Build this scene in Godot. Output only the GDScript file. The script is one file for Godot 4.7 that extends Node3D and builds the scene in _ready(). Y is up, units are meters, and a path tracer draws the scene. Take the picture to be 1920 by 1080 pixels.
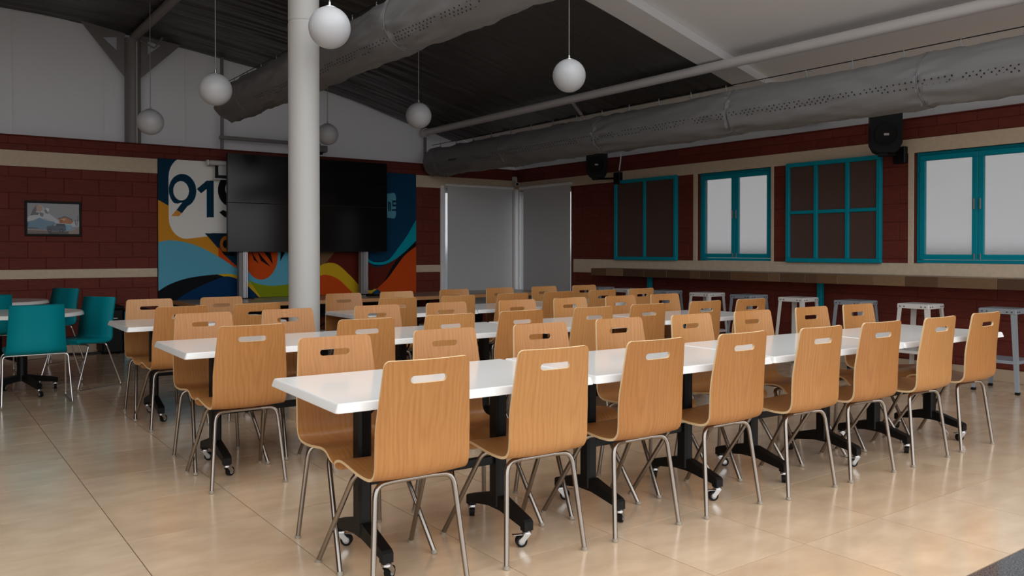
extends Node3D
# A canteen hall with three rows of white tables and plywood chairs under an arched fabric roof,
# open to daylight on the side behind the camera.

const EYE := 1.29                 # camera height
const ZB := -11.76                # inner face of the back wall
const XR := 8.7                   # inner face of the right wall
const ZF := -1.57                 # where the tiled hall ends and the terrace begins
const TOP := 2.70                 # height of the brick walls
var M := {}
var taken := {}
var rng := RandomNumberGenerator.new()

func _ready() -> void:
	rng.seed = 91
	# ---- camera, sky, exposure
	var cam := Camera3D.new()
	cam.name = "camera"
	add_child(cam)
	cam.position = Vector3(0, EYE, 0)
	cam.rotation = Vector3(-0.01, -0.6318, 0)
	cam.projection = Camera3D.PROJECTION_FRUSTUM
	cam.near = 0.05
	cam.far = 200.0
	cam.size = 2.0 * 0.05 * 540.0 / 1549.2
	cam.frustum_offset = Vector2(0, -0.05 * 54.5 / 1549.2)
	cam.current = true
	var env := Environment.new()
	var sky := Sky.new()
	var sm := ProceduralSkyMaterial.new()
	sm.sky_top_color = Color(0.98, 0.99, 1.0)
	sm.sky_horizon_color = Color(0.99, 0.99, 1.0)
	sm.ground_horizon_color = Color(0.5, 0.49, 0.47)
	sm.ground_bottom_color = Color(0.4, 0.39, 0.37)
	sm.sky_energy_multiplier = 1.0
	sky.sky_material = sm
	env.background_mode = Environment.BG_SKY
	env.sky = sky
	env.background_energy_multiplier = 2.15
	env.tonemap_mode = Environment.TONE_MAPPER_LINEAR
	env.tonemap_exposure = 1.0
	env.sdfgi_enabled = true
	env.ssao_enabled = true
	env.ssil_enabled = true
	var we := WorldEnvironment.new()
	we.name = "world_environment"
	we.environment = env
	add_child(we)
	materials()
	build_floor()
	build_walls()
	build_roof()
	build_windows()
	build_bar()
	build_back()
	build_dining()
	build_lounge()
	build_ducts()
	build_lamps()
	build_small()

# ------------------------------------------------------------------ helpers
func lin(r: float, g: float, b: float) -> Color:
	return Color(r, g, b).linear_to_srgb()

func mat(key: String, col: Color, rough := 0.6, metal := 0.0, spec := 0.5) -> StandardMaterial3D:
	var m := StandardMaterial3D.new()
	m.resource_name = key
	m.albedo_color = col
	m.roughness = rough
	m.metallic = metal
	m.metallic_specular = spec
	M[key] = m
	return m

func noise_tex(sd: int, freq: float, lo: Color, hi: Color, size := 256, oct := 4) -> NoiseTexture2D:
	var n := FastNoiseLite.new()
	n.seed = sd
	n.frequency = freq
	n.fractal_octaves = oct
	var t := NoiseTexture2D.new()
	t.width = size
	t.height = size
	t.seamless = true
	t.noise = n
	var g := Gradient.new()
	g.set_color(0, lo)
	g.set_color(1, hi)
	t.color_ramp = g
	return t

func world_tex(m: StandardMaterial3D, t: Texture2D, s: Vector3, off := Vector3.ZERO) -> void:
	m.albedo_texture = t
	m.uv1_triplanar = true
	m.uv1_world_triplanar = true
	m.uv1_scale = s
	m.uv1_offset = off

func numbered(n: String) -> String:
	if not taken.has(n):
		taken[n] = 0
		return n
	taken[n] += 1
	return "%s_%03d" % [n, taken[n]]

func thing(n: String, label: String, category: String, at := Vector3.ZERO, turn := 0.0, group := "") -> Node3D:
	var o := Node3D.new()
	o.name = numbered(n)
	add_child(o)
	o.position = at
	o.rotation.y = turn
	o.set_meta("label", label)
	o.set_meta("category", category)
	if group != "":
		o.set_meta("group", group)
	return o

func setting(n: String, label: String, category := "") -> Node3D:
	var o := Node3D.new()
	o.name = numbered(n)
	add_child(o)
	o.set_meta("kind", "structure")
	o.set_meta("label", label)
	if category != "":
		o.set_meta("category", category)
	return o

func put(parent: Node, n: String, mesh: Mesh, m: Variant = null, at := Vector3.ZERO, rot := Vector3.ZERO) -> MeshInstance3D:
	var o := MeshInstance3D.new()
	o.name = n
	o.mesh = mesh
	if m is Material:
		o.material_override = m
	elif m is Array:
		for i in m.size():
			o.set_surface_override_material(i, m[i])
	parent.add_child(o, true)
	o.position = at
	o.rotation = rot
	return o

func new_st() -> SurfaceTool:
	var st := SurfaceTool.new()
	st.begin(Mesh.PRIMITIVE_TRIANGLES)
	return st

func tri(st: SurfaceTool, p: Array, n: Array, uv: Array = []) -> void:
	var face: Vector3 = (p[0] - p[2]).cross(p[0] - p[1])
	var avg: Vector3 = n[0] + n[1] + n[2]
	var order := [0, 1, 2] if face.dot(avg) >= 0.0 else [0, 2, 1]
	for i in order:
		st.set_normal(n[i])
		st.set_uv(uv[i] if uv.size() else Vector2.ZERO)
		st.add_vertex(p[i])

func quad(st: SurfaceTool, a: Vector3, b: Vector3, c: Vector3, d: Vector3, out: Vector3, uv: Array = []) -> void:
	var n := (c - a).cross(d - b).normalized()
	if n.dot(out) < 0.0:
		n = -n
	var u := uv if uv.size() else [Vector2(0, 0), Vector2(1, 0), Vector2(1, 1), Vector2(0, 1)]
	tri(st, [a, b, c], [n, n, n], [u[0], u[1], u[2]])
	tri(st, [a, c, d], [n, n, n], [u[0], u[2], u[3]])

func quad_s(st: SurfaceTool, p: Array, n: Array, uv: Array = []) -> void:
	var u := uv if uv.size() else [Vector2(0, 0), Vector2(1, 0), Vector2(1, 1), Vector2(0, 1)]
	tri(st, [p[0], p[1], p[2]], [n[0], n[1], n[2]], [u[0], u[1], u[2]])
	tri(st, [p[0], p[2], p[3]], [n[0], n[2], n[3]], [u[0], u[2], u[3]])

# a box between two corners, its edges cut by a chamfer
func box(st: SurfaceTool, lo: Vector3, hi: Vector3, ch := 0.0) -> void:
	var c := (lo + hi) * 0.5
	var h := (hi - lo) * 0.5
	var k := minf(ch, minf(h.x, minf(h.y, h.z)) * 0.9)
	for ax in 3:
		for s in [-1.0, 1.0]:
			var b := (ax + 1) % 3
			var d := (ax + 2) % 3
			var q := []
			for e in [[-1, -1], [1, -1], [1, 1], [-1, 1]]:
				var v := Vector3.ZERO
				v[ax] = s * h[ax]
				v[b] = e[0] * (h[b] - k)
				v[d] = e[1] * (h[d] - k)
				q.append(c + v)
			var o := Vector3.ZERO
			o[ax] = s
			quad(st, q[0], q[1], q[2], q[3], o)
	if k <= 0.0:
		return
	for ax in 3:
		var b := (ax + 1) % 3
		var d := (ax + 2) % 3
		for s in [-1.0, 1.0]:
			for t in [-1.0, 1.0]:
				var q := []
				for e in [[-1, 0], [1, 0], [1, 1], [-1, 1]]:
					var v := Vector3.ZERO
					v[ax] = e[0] * (h[ax] - k)
					v[b] = s * (h[b] - (k if e[1] == 1 else 0.0))
					v[d] = t * (h[d] - (0.0 if e[1] == 1 else k))
					q.append(c + v)
				var o := Vector3.ZERO
				o[b] = s
				o[d] = t
				quad(st, q[0], q[1], q[2], q[3], o)
	for sx in [-1.0, 1.0]:
		for sy in [-1.0, 1.0]:
			for sz in [-1.0, 1.0]:
				var s3 := Vector3(sx, sy, sz)
				var a := c + s3 * (h - Vector3(0, k, k))
				var b2 := c + s3 * (h - Vector3(k, 0, k))
				var c2 := c + s3 * (h - Vector3(k, k, 0))
				var n := s3.normalized()
				tri(st, [a, b2, c2], [n, n, n])

func box_mesh(lo: Vector3, hi: Vector3, ch := 0.0) -> ArrayMesh:
	var st := new_st()
	box(st, lo, hi, ch)
	return st.commit()

func tube(st: SurfaceTool, pts: Array, r: float, seg := 10, caps := true, r_end := -1.0) -> void:
	var n := pts.size()
	var t0: Vector3 = (pts[1] - pts[0]).normalized()
	var up := Vector3.UP if absf(t0.y) < 0.9 else Vector3.RIGHT
	var u := t0.cross(up).normalized()
	var rings := []
	var nrm := []
	for i in n:
		var t: Vector3
		if i == 0:
			t = t0
		elif i == n - 1:
			t = (pts[i] - pts[i - 1]).normalized()
		else:
			t = ((pts[i + 1] - pts[i]).normalized() + (pts[i] - pts[i - 1]).normalized()).normalized()
		u = (u - t * u.dot(t)).normalized()
		var w := t.cross(u)
		var rr := r if r_end < 0.0 else lerpf(r, r_end, float(i) / (n - 1))
		var ring := []
		var nn := []
		for k in seg:
			var a := TAU * k / seg
			var dv := u * cos(a) + w * sin(a)
			nn.append(dv)
			ring.append(pts[i] + dv * rr)
		rings.append(ring)
		nrm.append(nn)
	for i in n - 1:
		for k in seg:
			var k2 := (k + 1) % seg
			quad_s(st, [rings[i][k], rings[i][k2], rings[i + 1][k2], rings[i + 1][k]], [nrm[i][k], nrm[i][k2], nrm[i + 1][k2], nrm[i + 1][k]])
	if caps:
		var ta: Vector3 = (pts[0] - pts[1]).normalized()
		var tb: Vector3 = (pts[n - 1] - pts[n - 2]).normalized()
		for k in seg:
			var k2 := (k + 1) % seg
			tri(st, [pts[0], rings[0][k], rings[0][k2]], [ta, ta, ta])
			tri(st, [pts[n - 1], rings[n - 1][k], rings[n - 1][k2]], [tb, tb, tb])

func tube_mesh(pts: Array, r: float, seg := 10) -> ArrayMesh:
	var st := new_st()
	tube(st, pts, r, seg)
	return st.commit()

# profile of (radius, height) turned about y
func lathe(st: SurfaceTool, prof: Array, seg := 24, at := Vector3.ZERO) -> void:
	for i in prof.size() - 1:
		var a: Vector2 = prof[i]
		var b: Vector2 = prof[i + 1]
		var nv := Vector2(b.y - a.y, a.x - b.x)
		if nv.length() < 1e-7:
			continue
		nv = nv.normalized()
		var mid := (a + b) * 0.5
		for k in seg:
			var a0 := TAU * k / seg
			var a1 := TAU * (k + 1) / seg
			var d0 := Vector3(cos(a0), 0, sin(a0))
			var d1 := Vector3(cos(a1), 0, sin(a1))
			var n0 := d0 * nv.x + Vector3.UP * nv.y
			var n1 := d1 * nv.x + Vector3.UP * nv.y
			quad_s(st, [at + d0 * a.x + Vector3.UP * a.y, at + d1 * a.x + Vector3.UP * a.y, at + d1 * b.x + Vector3.UP * b.y, at + d0 * b.x + Vector3.UP * b.y], [n0, n1, n1, n0])
		mid = mid

func lathe_mesh(prof: Array, seg := 24) -> ArrayMesh:
	var st := new_st()
	lathe(st, prof, seg)
	return st.commit()

# a flat outline pushed along an axis: to3 turns (u, v, w) into a point
func extrude(st: SurfaceTool, poly: PackedVector2Array, w0: float, w1: float, to3: Callable) -> void:
	var idx := Geometry2D.triangulate_polygon(poly)
	var o: Vector3 = to3.call(0.0, 0.0, 0.0)
	var wd: Vector3 = (to3.call(0.0, 0.0, 1.0) - o).normalized()
	for k in idx.size() / 3:
		for w in [w0, w1]:
			var n := wd if w == maxf(w0, w1) else -wd
			var p := []
			var uv := []
			for j in 3:
				var q := poly[idx[3 * k + j]]
				p.append(to3.call(q.x, q.y, w))
				uv.append(q)
			tri(st, p, [n, n, n], uv)
	var area := 0.0
	for i in poly.size():
		var q := poly[(i + 1) % poly.size()]
		area += poly[i].x * q.y - q.x * poly[i].y
	var sgn := 1.0 if area > 0.0 else -1.0
	for i in poly.size():
		var a := poly[i]
		var b := poly[(i + 1) % poly.size()]
		var n2 := Vector2(b.y - a.y, a.x - b.x) * sgn
		var out: Vector3 = to3.call(n2.x, n2.y, 0.0) - o
		quad(st, to3.call(a.x, a.y, w0), to3.call(b.x, b.y, w0), to3.call(b.x, b.y, w1), to3.call(a.x, a.y, w1), out)

func zy(u: float, v: float, w: float) -> Vector3:   # outline in z and y, pushed along x
	return Vector3(w, v, u)

func xy(u: float, v: float, w: float) -> Vector3:   # outline in x and y, pushed along z
	return Vector3(u, v, w)

func bend(pts: Array, r := 0.03, steps := 5) -> Array:   # rounds the corners of a path
	var out := [pts[0]]
	for i in range(1, pts.size() - 1):
		var a: Vector3 = pts[i - 1]
		var b: Vector3 = pts[i]
		var c: Vector3 = pts[i + 1]
		var p := b + (a - b).normalized() * minf(r, (a - b).length() * 0.49)
		var q := b + (c - b).normalized() * minf(r, (c - b).length() * 0.49)
		for k in steps + 1:
			var t := float(k) / steps
			out.append(p.lerp(b, t).lerp(b.lerp(q, t), t))
	out.append(pts[pts.size() - 1])
	return out

# ------------------------------------------------------------------ pictures (flat print only)
func fill_poly(im: Image, pts: Array, col: Color) -> void:
	var h := im.get_height()
	var w := im.get_width()
	var ymin := 1e9
	var ymax := -1e9
	for p in pts:
		ymin = minf(ymin, p.y)
		ymax = maxf(ymax, p.y)
	for y in range(maxi(0, int(ymin * h)), mini(h - 1, int(ymax * h)) + 1):
		var yy := (y + 0.5) / h
		var xs := []
		for i in pts.size():
			var a: Vector2 = pts[i]
			var b: Vector2 = pts[(i + 1) % pts.size()]
			if (a.y <= yy) != (b.y <= yy):
				xs.append(a.x + (yy - a.y) / (b.y - a.y) * (b.x - a.x))
		xs.sort()
		for k in xs.size() / 2:
			var x0 := clampi(int(round(xs[2 * k] * w)), 0, w)
			var x1 := clampi(int(round(xs[2 * k + 1] * w)), 0, w)
			if x1 > x0:
				im.fill_rect(Rect2i(x0, y, x1 - x0, 1), col)

func disc(c: Vector2, rx: float, ry: float, n := 40, a0 := 0.0, a1 := TAU) -> Array:
	var out := []
	for k in n:
		var a := lerpf(a0, a1, float(k) / (n if is_equal_approx(a1 - a0, TAU) else n - 1))
		out.append(c + Vector2(cos(a) * rx, sin(a) * ry))
	return out

func smooth(pts: Array, n := 8) -> Array:   # an open curve through the points
	var out := []
	for i in pts.size() - 1:
		var p0: Vector2 = pts[maxi(0, i - 1)]
		var p1: Vector2 = pts[i]
		var p2: Vector2 = pts[i + 1]
		var p3: Vector2 = pts[mini(pts.size() - 1, i + 2)]
		for k in n:
			out.append(p1.cubic_interpolate(p2, p0, p3, float(k) / n))
	out.append(pts[pts.size() - 1])
	return out

func wood_image(sd: int, base: Color, dark: Color, centre: float, w := 192, h := 384) -> ImageTexture:
	var im := Image.create(w, h, false, Image.FORMAT_RGB8)
	var n := FastNoiseLite.new()
	n.seed = sd
	n.frequency = 1.0
	for y in h:
		var v := float(y) / h
		for x in w:
			var u := float(x) / w
			var wob := n.get_noise_2d(u * 2.0, v * 1.2) * 0.22
			var du := u - centre + wob * 0.35
			var ring := sqrt(du * du * 9.0 + (v * 0.55 + 0.12) * (v * 0.55 + 0.12)) * 13.0 + wob * 1.6
			var g := 0.5 + 0.5 * sin(ring * TAU * 0.55)
			g = pow(g, 2.0) * 0.22
			var fib := n.get_noise_2d(u * 95.0, v * 5.0 + 40.0) * 0.22 + n.get_noise_2d(u * 26.0, v * 1.0 + 9.0) * 0.2
			im.set_pixel(x, y, base.lerp(dark, clampf(0.22 + g + fib, 0.0, 1.0)))
	return ImageTexture.create_from_image(im)

func materials() -> void:
	# plywood veneers, a few cuts of the same beech
	for i in 4:
		var m := mat("beech_%d" % i, Color.WHITE, 0.38)
		m.albedo_texture = wood_image(11 + i * 7, [Color8(187, 133, 77), Color8(180, 125, 69), Color8(193, 140, 84), Color8(184, 129, 73)][i], [Color8(154, 98, 48), Color8(146, 90, 43), Color8(163, 107, 56), Color8(150, 94, 46)][i], [0.5, 0.3, 0.75, 0.55][i])
	mat("ply_edge", Color8(226, 196, 152), 0.6)
	mat("nickel", lin(0.32, 0.285, 0.25), 0.26, 1.0)
	mat("chrome", lin(0.72, 0.72, 0.72), 0.12, 1.0)
	mat("zinc", lin(0.55, 0.55, 0.54), 0.3, 1.0)
	mat("foot_plastic", Color8(150, 140, 125), 0.5)
	mat("laminate", Color8(236, 234, 230), 0.16)
	mat("black_steel", Color8(11, 11, 12), 0.45, 0.0, 0.35)
	mat("rubber", Color8(16, 16, 16), 0.6, 0.0, 0.3)
	mat("hub", Color8(150, 150, 150), 0.4)
	# floor tiles: polished cream porcelain with faint streaks
	for i in 3:
		var m := mat("tile_%d" % i, [Color8(226, 199, 167), Color8(223, 195, 162), Color8(229, 203, 172)][i], 0.21, 0.0, 0.7)
		m.clearcoat_enabled = true
		m.clearcoat = 0.7
		m.clearcoat_roughness = 0.2
		world_tex(m, noise_tex(30 + i, 0.012, Color(0.9, 0.885, 0.87), Color(1, 1, 1), 512, 5), Vector3(0.4, 0.5, 0.8), Vector3(i * 0.31, 0, i * 0.17))
		m.roughness_texture = noise_tex(90 + i, 0.02, Color(0.7, 0.7, 0.7), Color(1, 1, 1), 256, 4)
	mat("grout", Color8(92, 72, 54), 0.8)
	var gr := mat("granite", Color8(124, 126, 130), 0.1, 0.0, 0.6)
	world_tex(gr, noise_tex(5, 0.2, Color(0.2, 0.2, 0.21), Color(1.0, 1.0, 1.0), 256, 3), Vector3(2, 2, 2))
	# brick
	for i in 4:
		var m := mat("brick_%d" % i, [Color8(116, 42, 26), Color8(112, 40, 24), Color8(120, 44, 28), Color8(114, 41, 26)][i], 0.75)
		world_tex(m, noise_tex(50 + i, 0.03, Color(0.82, 0.8, 0.8), Color(1, 1, 1), 256, 4), Vector3(0.8, 5.0, 0.8))
	mat("mortar", Color8(100, 36, 22), 0.9)
	var pl := mat("plaster", Color8(214, 194, 168), 0.85)
	world_tex(pl, noise_tex(8, 0.05, Color(0.94, 0.94, 0.935), Color(1, 1, 1), 256, 4), Vector3(1, 1, 1))
	mat("skirting", Color8(196, 172, 146), 0.35)
	mat("membrane", Color8(234, 235, 236), 0.7)
	var sheet := mat("sheeting", Color8(234, 235, 236), 0.7)
	sheet.backlight_enabled = true
	sheet.backlight = Color(0.46, 0.46, 0.47)
	mat("rib_white", Color8(225, 225, 226), 0.6)
	mat("steel_white", Color8(206, 202, 200), 0.45)
	mat("steel_grey", Color8(128, 124, 124), 0.5)
	var ln := mat("liner", Color8(62, 60, 60), 0.42)
	ln.metallic_specular = 0.6
	mat("duct_cloth", Color8(122, 121, 121), 0.55)
	mat("duct_hole", Color8(30, 29, 29), 0.9)
	mat("wire", Color8(40, 40, 40), 0.4, 0.6)
	mat("clip", Color8(150, 150, 150), 0.4)
	mat("pillar_paint", Color8(182, 180, 176), 0.5)
	mat("teal_paint", Color8(0, 140, 158), 0.45, 0.0, 0.3)
	mat("mesh_brown", Color8(84, 62, 54), 0.7)
	var film := mat("film_pane", Color(0.62, 0.62, 0.63, 0.64), 0.3)
	film.transparency = BaseMaterial3D.TRANSPARENCY_ALPHA
	var clear := mat("clear_pane", Color(0.7, 0.75, 0.8, 0.5), 0.3)
	clear.transparency = BaseMaterial3D.TRANSPARENCY_ALPHA
	mat("blind_cloth", Color8(194, 195, 196), 0.8)
	mat("white_paint", Color8(232, 232, 232), 0.45)
	for i in 5:
		var m := mat("butcher_%d" % i, Color.WHITE, 0.35)
		m.albedo_texture = wood_image(71 + i, [Color8(128, 100, 74), Color8(104, 78, 58), Color8(142, 113, 84), Color8(92, 68, 50), Color8(118, 88, 62)][i], [Color8(80, 58, 42), Color8(62, 44, 32), Color8(92, 68, 48), Color8(56, 40, 30), Color8(72, 52, 36)][i], 0.4, 96, 192)
	mat("stool_grey", Color8(138, 144, 150), 0.4, 0.0)
	mat("stool_white", Color8(214, 210, 205), 0.4, 0.0)
	mat("rivet", Color8(45, 46, 48), 0.5)
	mat("teal_vinyl", Color8(0, 128, 138), 0.5, 0.0, 0.25)
	mat("screen_glass", Color8(12, 12, 13), 0.12, 0.0, 0.36)
	mat("bezel", Color8(14, 14, 14), 0.4)
	mat("black_plastic", Color8(13, 13, 14), 0.5, 0.0, 0.3)
	mat("badge", Color8(190, 185, 185), 0.4)
	mat("alu", lin(0.6, 0.6, 0.62), 0.35, 1.0)
	mat("opal", Color8(205, 206, 208), 0.35)
	var dk := mat("deck_wood", Color.WHITE, 0.3)
	dk.albedo_texture = wood_image(131, Color8(190, 168, 144), Color8(148, 124, 100), 0.5, 128, 256)
	mat("deck_edge", Color8(206, 150, 98), 0.5)
	mat("cable", Color8(16, 16, 16), 0.5)
	mat("camera_white", Color8(220, 220, 218), 0.4)
	mat("case_white", Color8(190, 188, 186), 0.45)

# ------------------------------------------------------------------ floor
func build_floor() -> void:
	var f := setting("floor", "cream polished porcelain tile floor of the hall", "floor")
	put(f, "bed", box_mesh(Vector3(-6.2, -0.25, ZB - 0.25), Vector3(XR + 0.25, -0.006, ZF)), M.grout)
	var s := 0.6
	var x0 := 0.176 - 11 * s
	var z0 := -3.362 - 14 * s
	var tiles := []
	for i in 27:
		for j in 18:
			var lo := Vector2(x0 + i * s, z0 + j * s)
			var a := Vector2(maxf(lo.x, -6.0), maxf(lo.y, ZB))
			var b := Vector2(minf(lo.x + s, XR), minf(lo.y + s, ZF))
			if b.x - a.x < 0.03 or b.y - a.y < 0.03:
				continue
			var c := (a + b) * 0.5
			var fwd := c.x * 0.59 - c.y * 0.807
			var side := c.x * 0.807 + c.y * 0.59
			var seen := absf(side) < fwd * 0.68 + 0.4
			tiles.append({"a": a, "b": b, "d": (0.0 if seen else 100.0) + c.length()})
	tiles.sort_custom(func(p, q): return p.d < q.d)
	var cache := {}
	var rest := new_st()
	for k in tiles.size():
		var t: Dictionary = tiles[k]
		var g := 0.0019
		var c: Vector2 = (t.a + t.b) * 0.5
		var h: Vector2 = (t.b - t.a) * 0.5 - Vector2(g, g)
		if k < 300:
			var key := "%.3f %.3f" % [h.x, h.y]
			if not cache.has(key):
				cache[key] = box_mesh(Vector3(-h.x, -0.012, -h.y), Vector3(h.x, 0, h.y), 0.0)
			put(f, "tile", cache[key], M["tile_%d" % rng.randi_range(0, 2)], Vector3(c.x, 0, c.y))
		else:
			box(rest, Vector3(c.x - h.x, -0.012, c.y - h.y), Vector3(c.x + h.x, 0, c.y + h.y), 0.0012)
	put(f, "far_tiles", rest.commit(), M.tile_0).set_meta("kind", "stuff")
	var te := setting("floor_terrace", "speckled grey granite paving outside the hall", "floor")
	put(te, "paving", box_mesh(Vector3(-30, -0.25, ZF + 0.004), Vector3(30, 0, 30)), M.granite)

# ------------------------------------------------------------------ walls
func subtract(rects: Array, cut: Rect2) -> Array:
	var out := []
	for r: Rect2 in rects:
		if not r.intersects(cut):
			out.append(r)
			continue
		var c := r.intersection(cut)
		if c.position.y > r.position.y:
			out.append(Rect2(r.position, Vector2(r.size.x, c.position.y - r.position.y)))
		if c.end.y < r.end.y:
			out.append(Rect2(r.position.x, c.end.y, r.size.x, r.end.y - c.end.y))
		if c.position.x > r.position.x:
			out.append(Rect2(r.position.x, c.position.y, c.position.x - r.position.x, c.size.y))
		if c.end.x < r.end.x:
			out.append(Rect2(c.end.x, c.position.y, r.end.x - c.end.x, c.size.y))
	return out

# bricks on a wall; to3 maps (along, up, outwards from the wall face) to a point
func lay_bricks(parent: Node3D, a0: float, a1: float, cuts: Array, along_x: bool) -> void:
	var cache := {}
	var row := 0
	var y := 0.0
	var all := []
	while y < TOP - 0.02:
		var y1 := minf(y + 0.2, TOP)
		var a := a0 - (0.2 if row % 2 else 0.0)
		while a < a1:
			var r := Rect2(maxf(a, a0), y, minf(a + 0.4, a1) - maxf(a, a0), y1 - y)
			var parts := [r]
			for c: Rect2 in cuts:
				parts = subtract(parts, c)
			for p: Rect2 in parts:
				if p.size.x > 0.02 and p.size.y > 0.015:
					all.append(p)
			a += 0.4
		y += 0.2
		row += 1
	all.sort_custom(func(p: Rect2, q: Rect2): return p.get_area() > q.get_area())
	var rest := new_st()
	for k in all.size():
		var p: Rect2 = all[k]
		var h := p.size * 0.5 - Vector2(0.0025, 0.0025)
		var c := p.get_center()
		var proud := rng.randf_range(0.005, 0.008)
		if k < 300:
			var key := "%.3f %.3f" % [h.x, h.y]
			if not cache.has(key):
				cache[key] = box_mesh(Vector3(-h.x, -h.y, -0.02), Vector3(h.x, h.y, 0.0), 0.004) if along_x else box_mesh(Vector3(0.0, -h.y, -h.x), Vector3(0.02, h.y, h.x), 0.004)
			var at := Vector3(c.x, c.y, ZB + proud) if along_x else Vector3(XR - proud, c.y, c.x)
			put(parent, "brick", cache[key], M["brick_%d" % rng.randi_range(0, 3)], at)
		elif along_x:
			box(rest, Vector3(c.x - h.x, c.y - h.y, ZB - 0.01), Vector3(c.x + h.x, c.y + h.y, ZB + proud), 0.004)
		else:
			box(rest, Vector3(XR - proud, c.y - h.y, c.x - h.x), Vector3(XR + 0.01, c.y + h.y, c.x + h.x), 0.004)
	if all.size() > 300:
		put(parent, "cut_bricks", rest.commit(), M.brick_1).set_meta("kind", "stuff")

func build_walls() -> void:
	# window openings in the right wall: (z, y) boxes
	var w1 := Rect2(-7.60, 1.155, 1.19, 1.185)
	var w2 := Rect2(-4.60, 1.155, 1.27, 1.185)
	var wc := Rect2(-11.69, 0.25, 1.43, 2.08)
	var wb := Rect2(7.20, 0.25, 1.38, 2.08)
	# back wall
	var wall := setting("wall_back", "dark red brick back wall", "wall")
	var st := new_st()
	for r: Rect2 in subtract([Rect2(-6.2, -0.2, 14.9 + 0.2, TOP + 0.2)], wb):
		box(st, Vector3(r.position.x, r.position.y, ZB - 0.2), Vector3(r.end.x, r.end.y, ZB))
	put(wall, "masonry", st.commit(), M.mortar)
	lay_bricks(wall, -0.4, XR, [Rect2(-1, 2.325, 10, 0.195), Rect2(-1, 0.94, 3.71, 0.115), Rect2(6.66, 0.94, 0.5, 0.115), Rect2(2.71, 0.0, 3.95, 2.527), Rect2(7.12, 0.0, 1.6, 2.4), Rect2(-1, 0, 10, 0.1)], true)
	for b in [[-6.0, XR, 2.325, 2.52], [-6.0, 2.705, 0.94, 1.055], [6.665, 7.14, 0.94, 1.055]]:
		put(wall, "plaster_band", box_mesh(Vector3(b[0], b[2], ZB - 0.01), Vector3(b[1], b[3], ZB + 0.013), 0.002), M.plaster)
	put(wall, "coping", box_mesh(Vector3(-6.0, TOP, ZB - 0.2), Vector3(XR, TOP + 0.012, ZB + 0.02), 0.003), M.mortar)
	# right wall
	wall = setting("wall_right", "dark red brick wall with the windows", "wall")
	st = new_st()
	var parts := [Rect2(ZB - 0.2, -0.2, ZF - ZB + 0.2, TOP + 0.2)]
	for c in [w1, w2, wc]:
		parts = subtract(parts, c)
	for r: Rect2 in parts:
		box(st, Vector3(XR, r.position.y, r.position.x), Vector3(XR + 0.2, r.end.y, r.end.x))
	put(wall, "masonry", st.commit(), M.mortar)
	lay_bricks(wall, ZB, ZF, [Rect2(ZB, 2.335, 12, 0.15), Rect2(-10.19, 0.945, 12, 0.21), Rect2(ZB, 0, 1.57, 2.42), Rect2(-7.67, 1.1, 1.30, 1.3), Rect2(-4.66, 1.1, 1.40, 1.3), Rect2(ZB, 0, 12, 0.125)], false)
	for b in [[ZB, ZF, 2.335, 2.485], [-10.19, ZF, 0.945, 1.155]]:
		put(wall, "plaster_band", box_mesh(Vector3(XR - 0.013, b[2], b[0]), Vector3(XR + 0.01, b[3], b[1]), 0.002), M.plaster)
	for zz in [[-7.67, -7.60], [-6.41, -6.37], [-4.66, -4.60], [-3.33, -3.26]]:
		put(wall, "plaster_jamb", box_mesh(Vector3(XR - 0.013, 1.155, zz[0]), Vector3(XR + 0.01, 2.335, zz[1]), 0.002), M.plaster)
	put(wall, "coping", box_mesh(Vector3(XR - 0.02, TOP, ZB), Vector3(XR + 0.2, TOP + 0.012, ZF), 0.003), M.mortar)
	# left wall, outside the picture
	wall = setting("wall_left", "red brick wall on the far left side", "wall")
	put(wall, "masonry", box_mesh(Vector3(-6.25, -0.2, ZB - 0.2), Vector3(-6.0, TOP, ZF)), M.brick_1)
	wall = setting("wall_front", "red brick wall beside the terrace opening, behind the viewer", "wall")
	put(wall, "masonry", box_mesh(Vector3(-6.25, -0.2, ZF), Vector3(-4.2, 4.0, ZF + 0.22)), M.brick_1)
	wall = setting("wall_terrace", "red brick wall along the right side of the terrace", "wall")
	put(wall, "masonry", box_mesh(Vector3(XR, -0.2, ZF), Vector3(XR + 0.25, 4.2, 1.2)), M.brick_1)
	var bb := setting("baseboard_back", "cream tile skirting along the back wall", "skirting")
	put(bb, "skirting", box_mesh(Vector3(-6.0, 0, ZB - 0.005), Vector3(7.14, 0.095, ZB + 0.014), 0.003), M.skirting)
	bb = setting("baseboard_right", "cream tile skirting along the window wall", "skirting")
	put(bb, "skirting", box_mesh(Vector3(XR - 0.014, 0, -10.19), Vector3(XR + 0.005, 0.12, ZF), 0.003), M.skirting)
	# white sheeting above the brickwork, in lapped widths
	wall = setting("wall_upper_back", "white fabric sheeting above the back wall", "wall")
	var x := -6.2
	var k := 0
	while x < XR + 0.2:
		var xe := minf(x + 1.05, XR + 0.2)
		var zf := ZB - 0.27 + (0.006 if k % 2 else 0.0)
		var sh := new_st()
		var poly := PackedVector2Array([Vector2(x, TOP - 0.1), Vector2(xe, TOP - 0.1), Vector2(xe, roof_y(xe) + 0.05), Vector2(x, roof_y(x) + 0.05)])
		extrude(sh, poly, zf - 0.01, zf, xy)
		put(wall, "sheet", sh.commit(), M.sheeting)
		x = xe - 0.012
		k += 1
		if xe >= XR + 0.19:
			break
	wall = setting("wall_upper_right", "white fabric strip above the window wall", "wall")
	put(wall, "sheet", box_mesh(Vector3(XR + 0.17, TOP - 0.1, ZB - 0.27), Vector3(XR + 0.19, roof_y(XR) + 0.05, ZF)), M.sheeting)
	wall = setting("wall_upper_left", "white fabric above the left wall", "wall")
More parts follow.
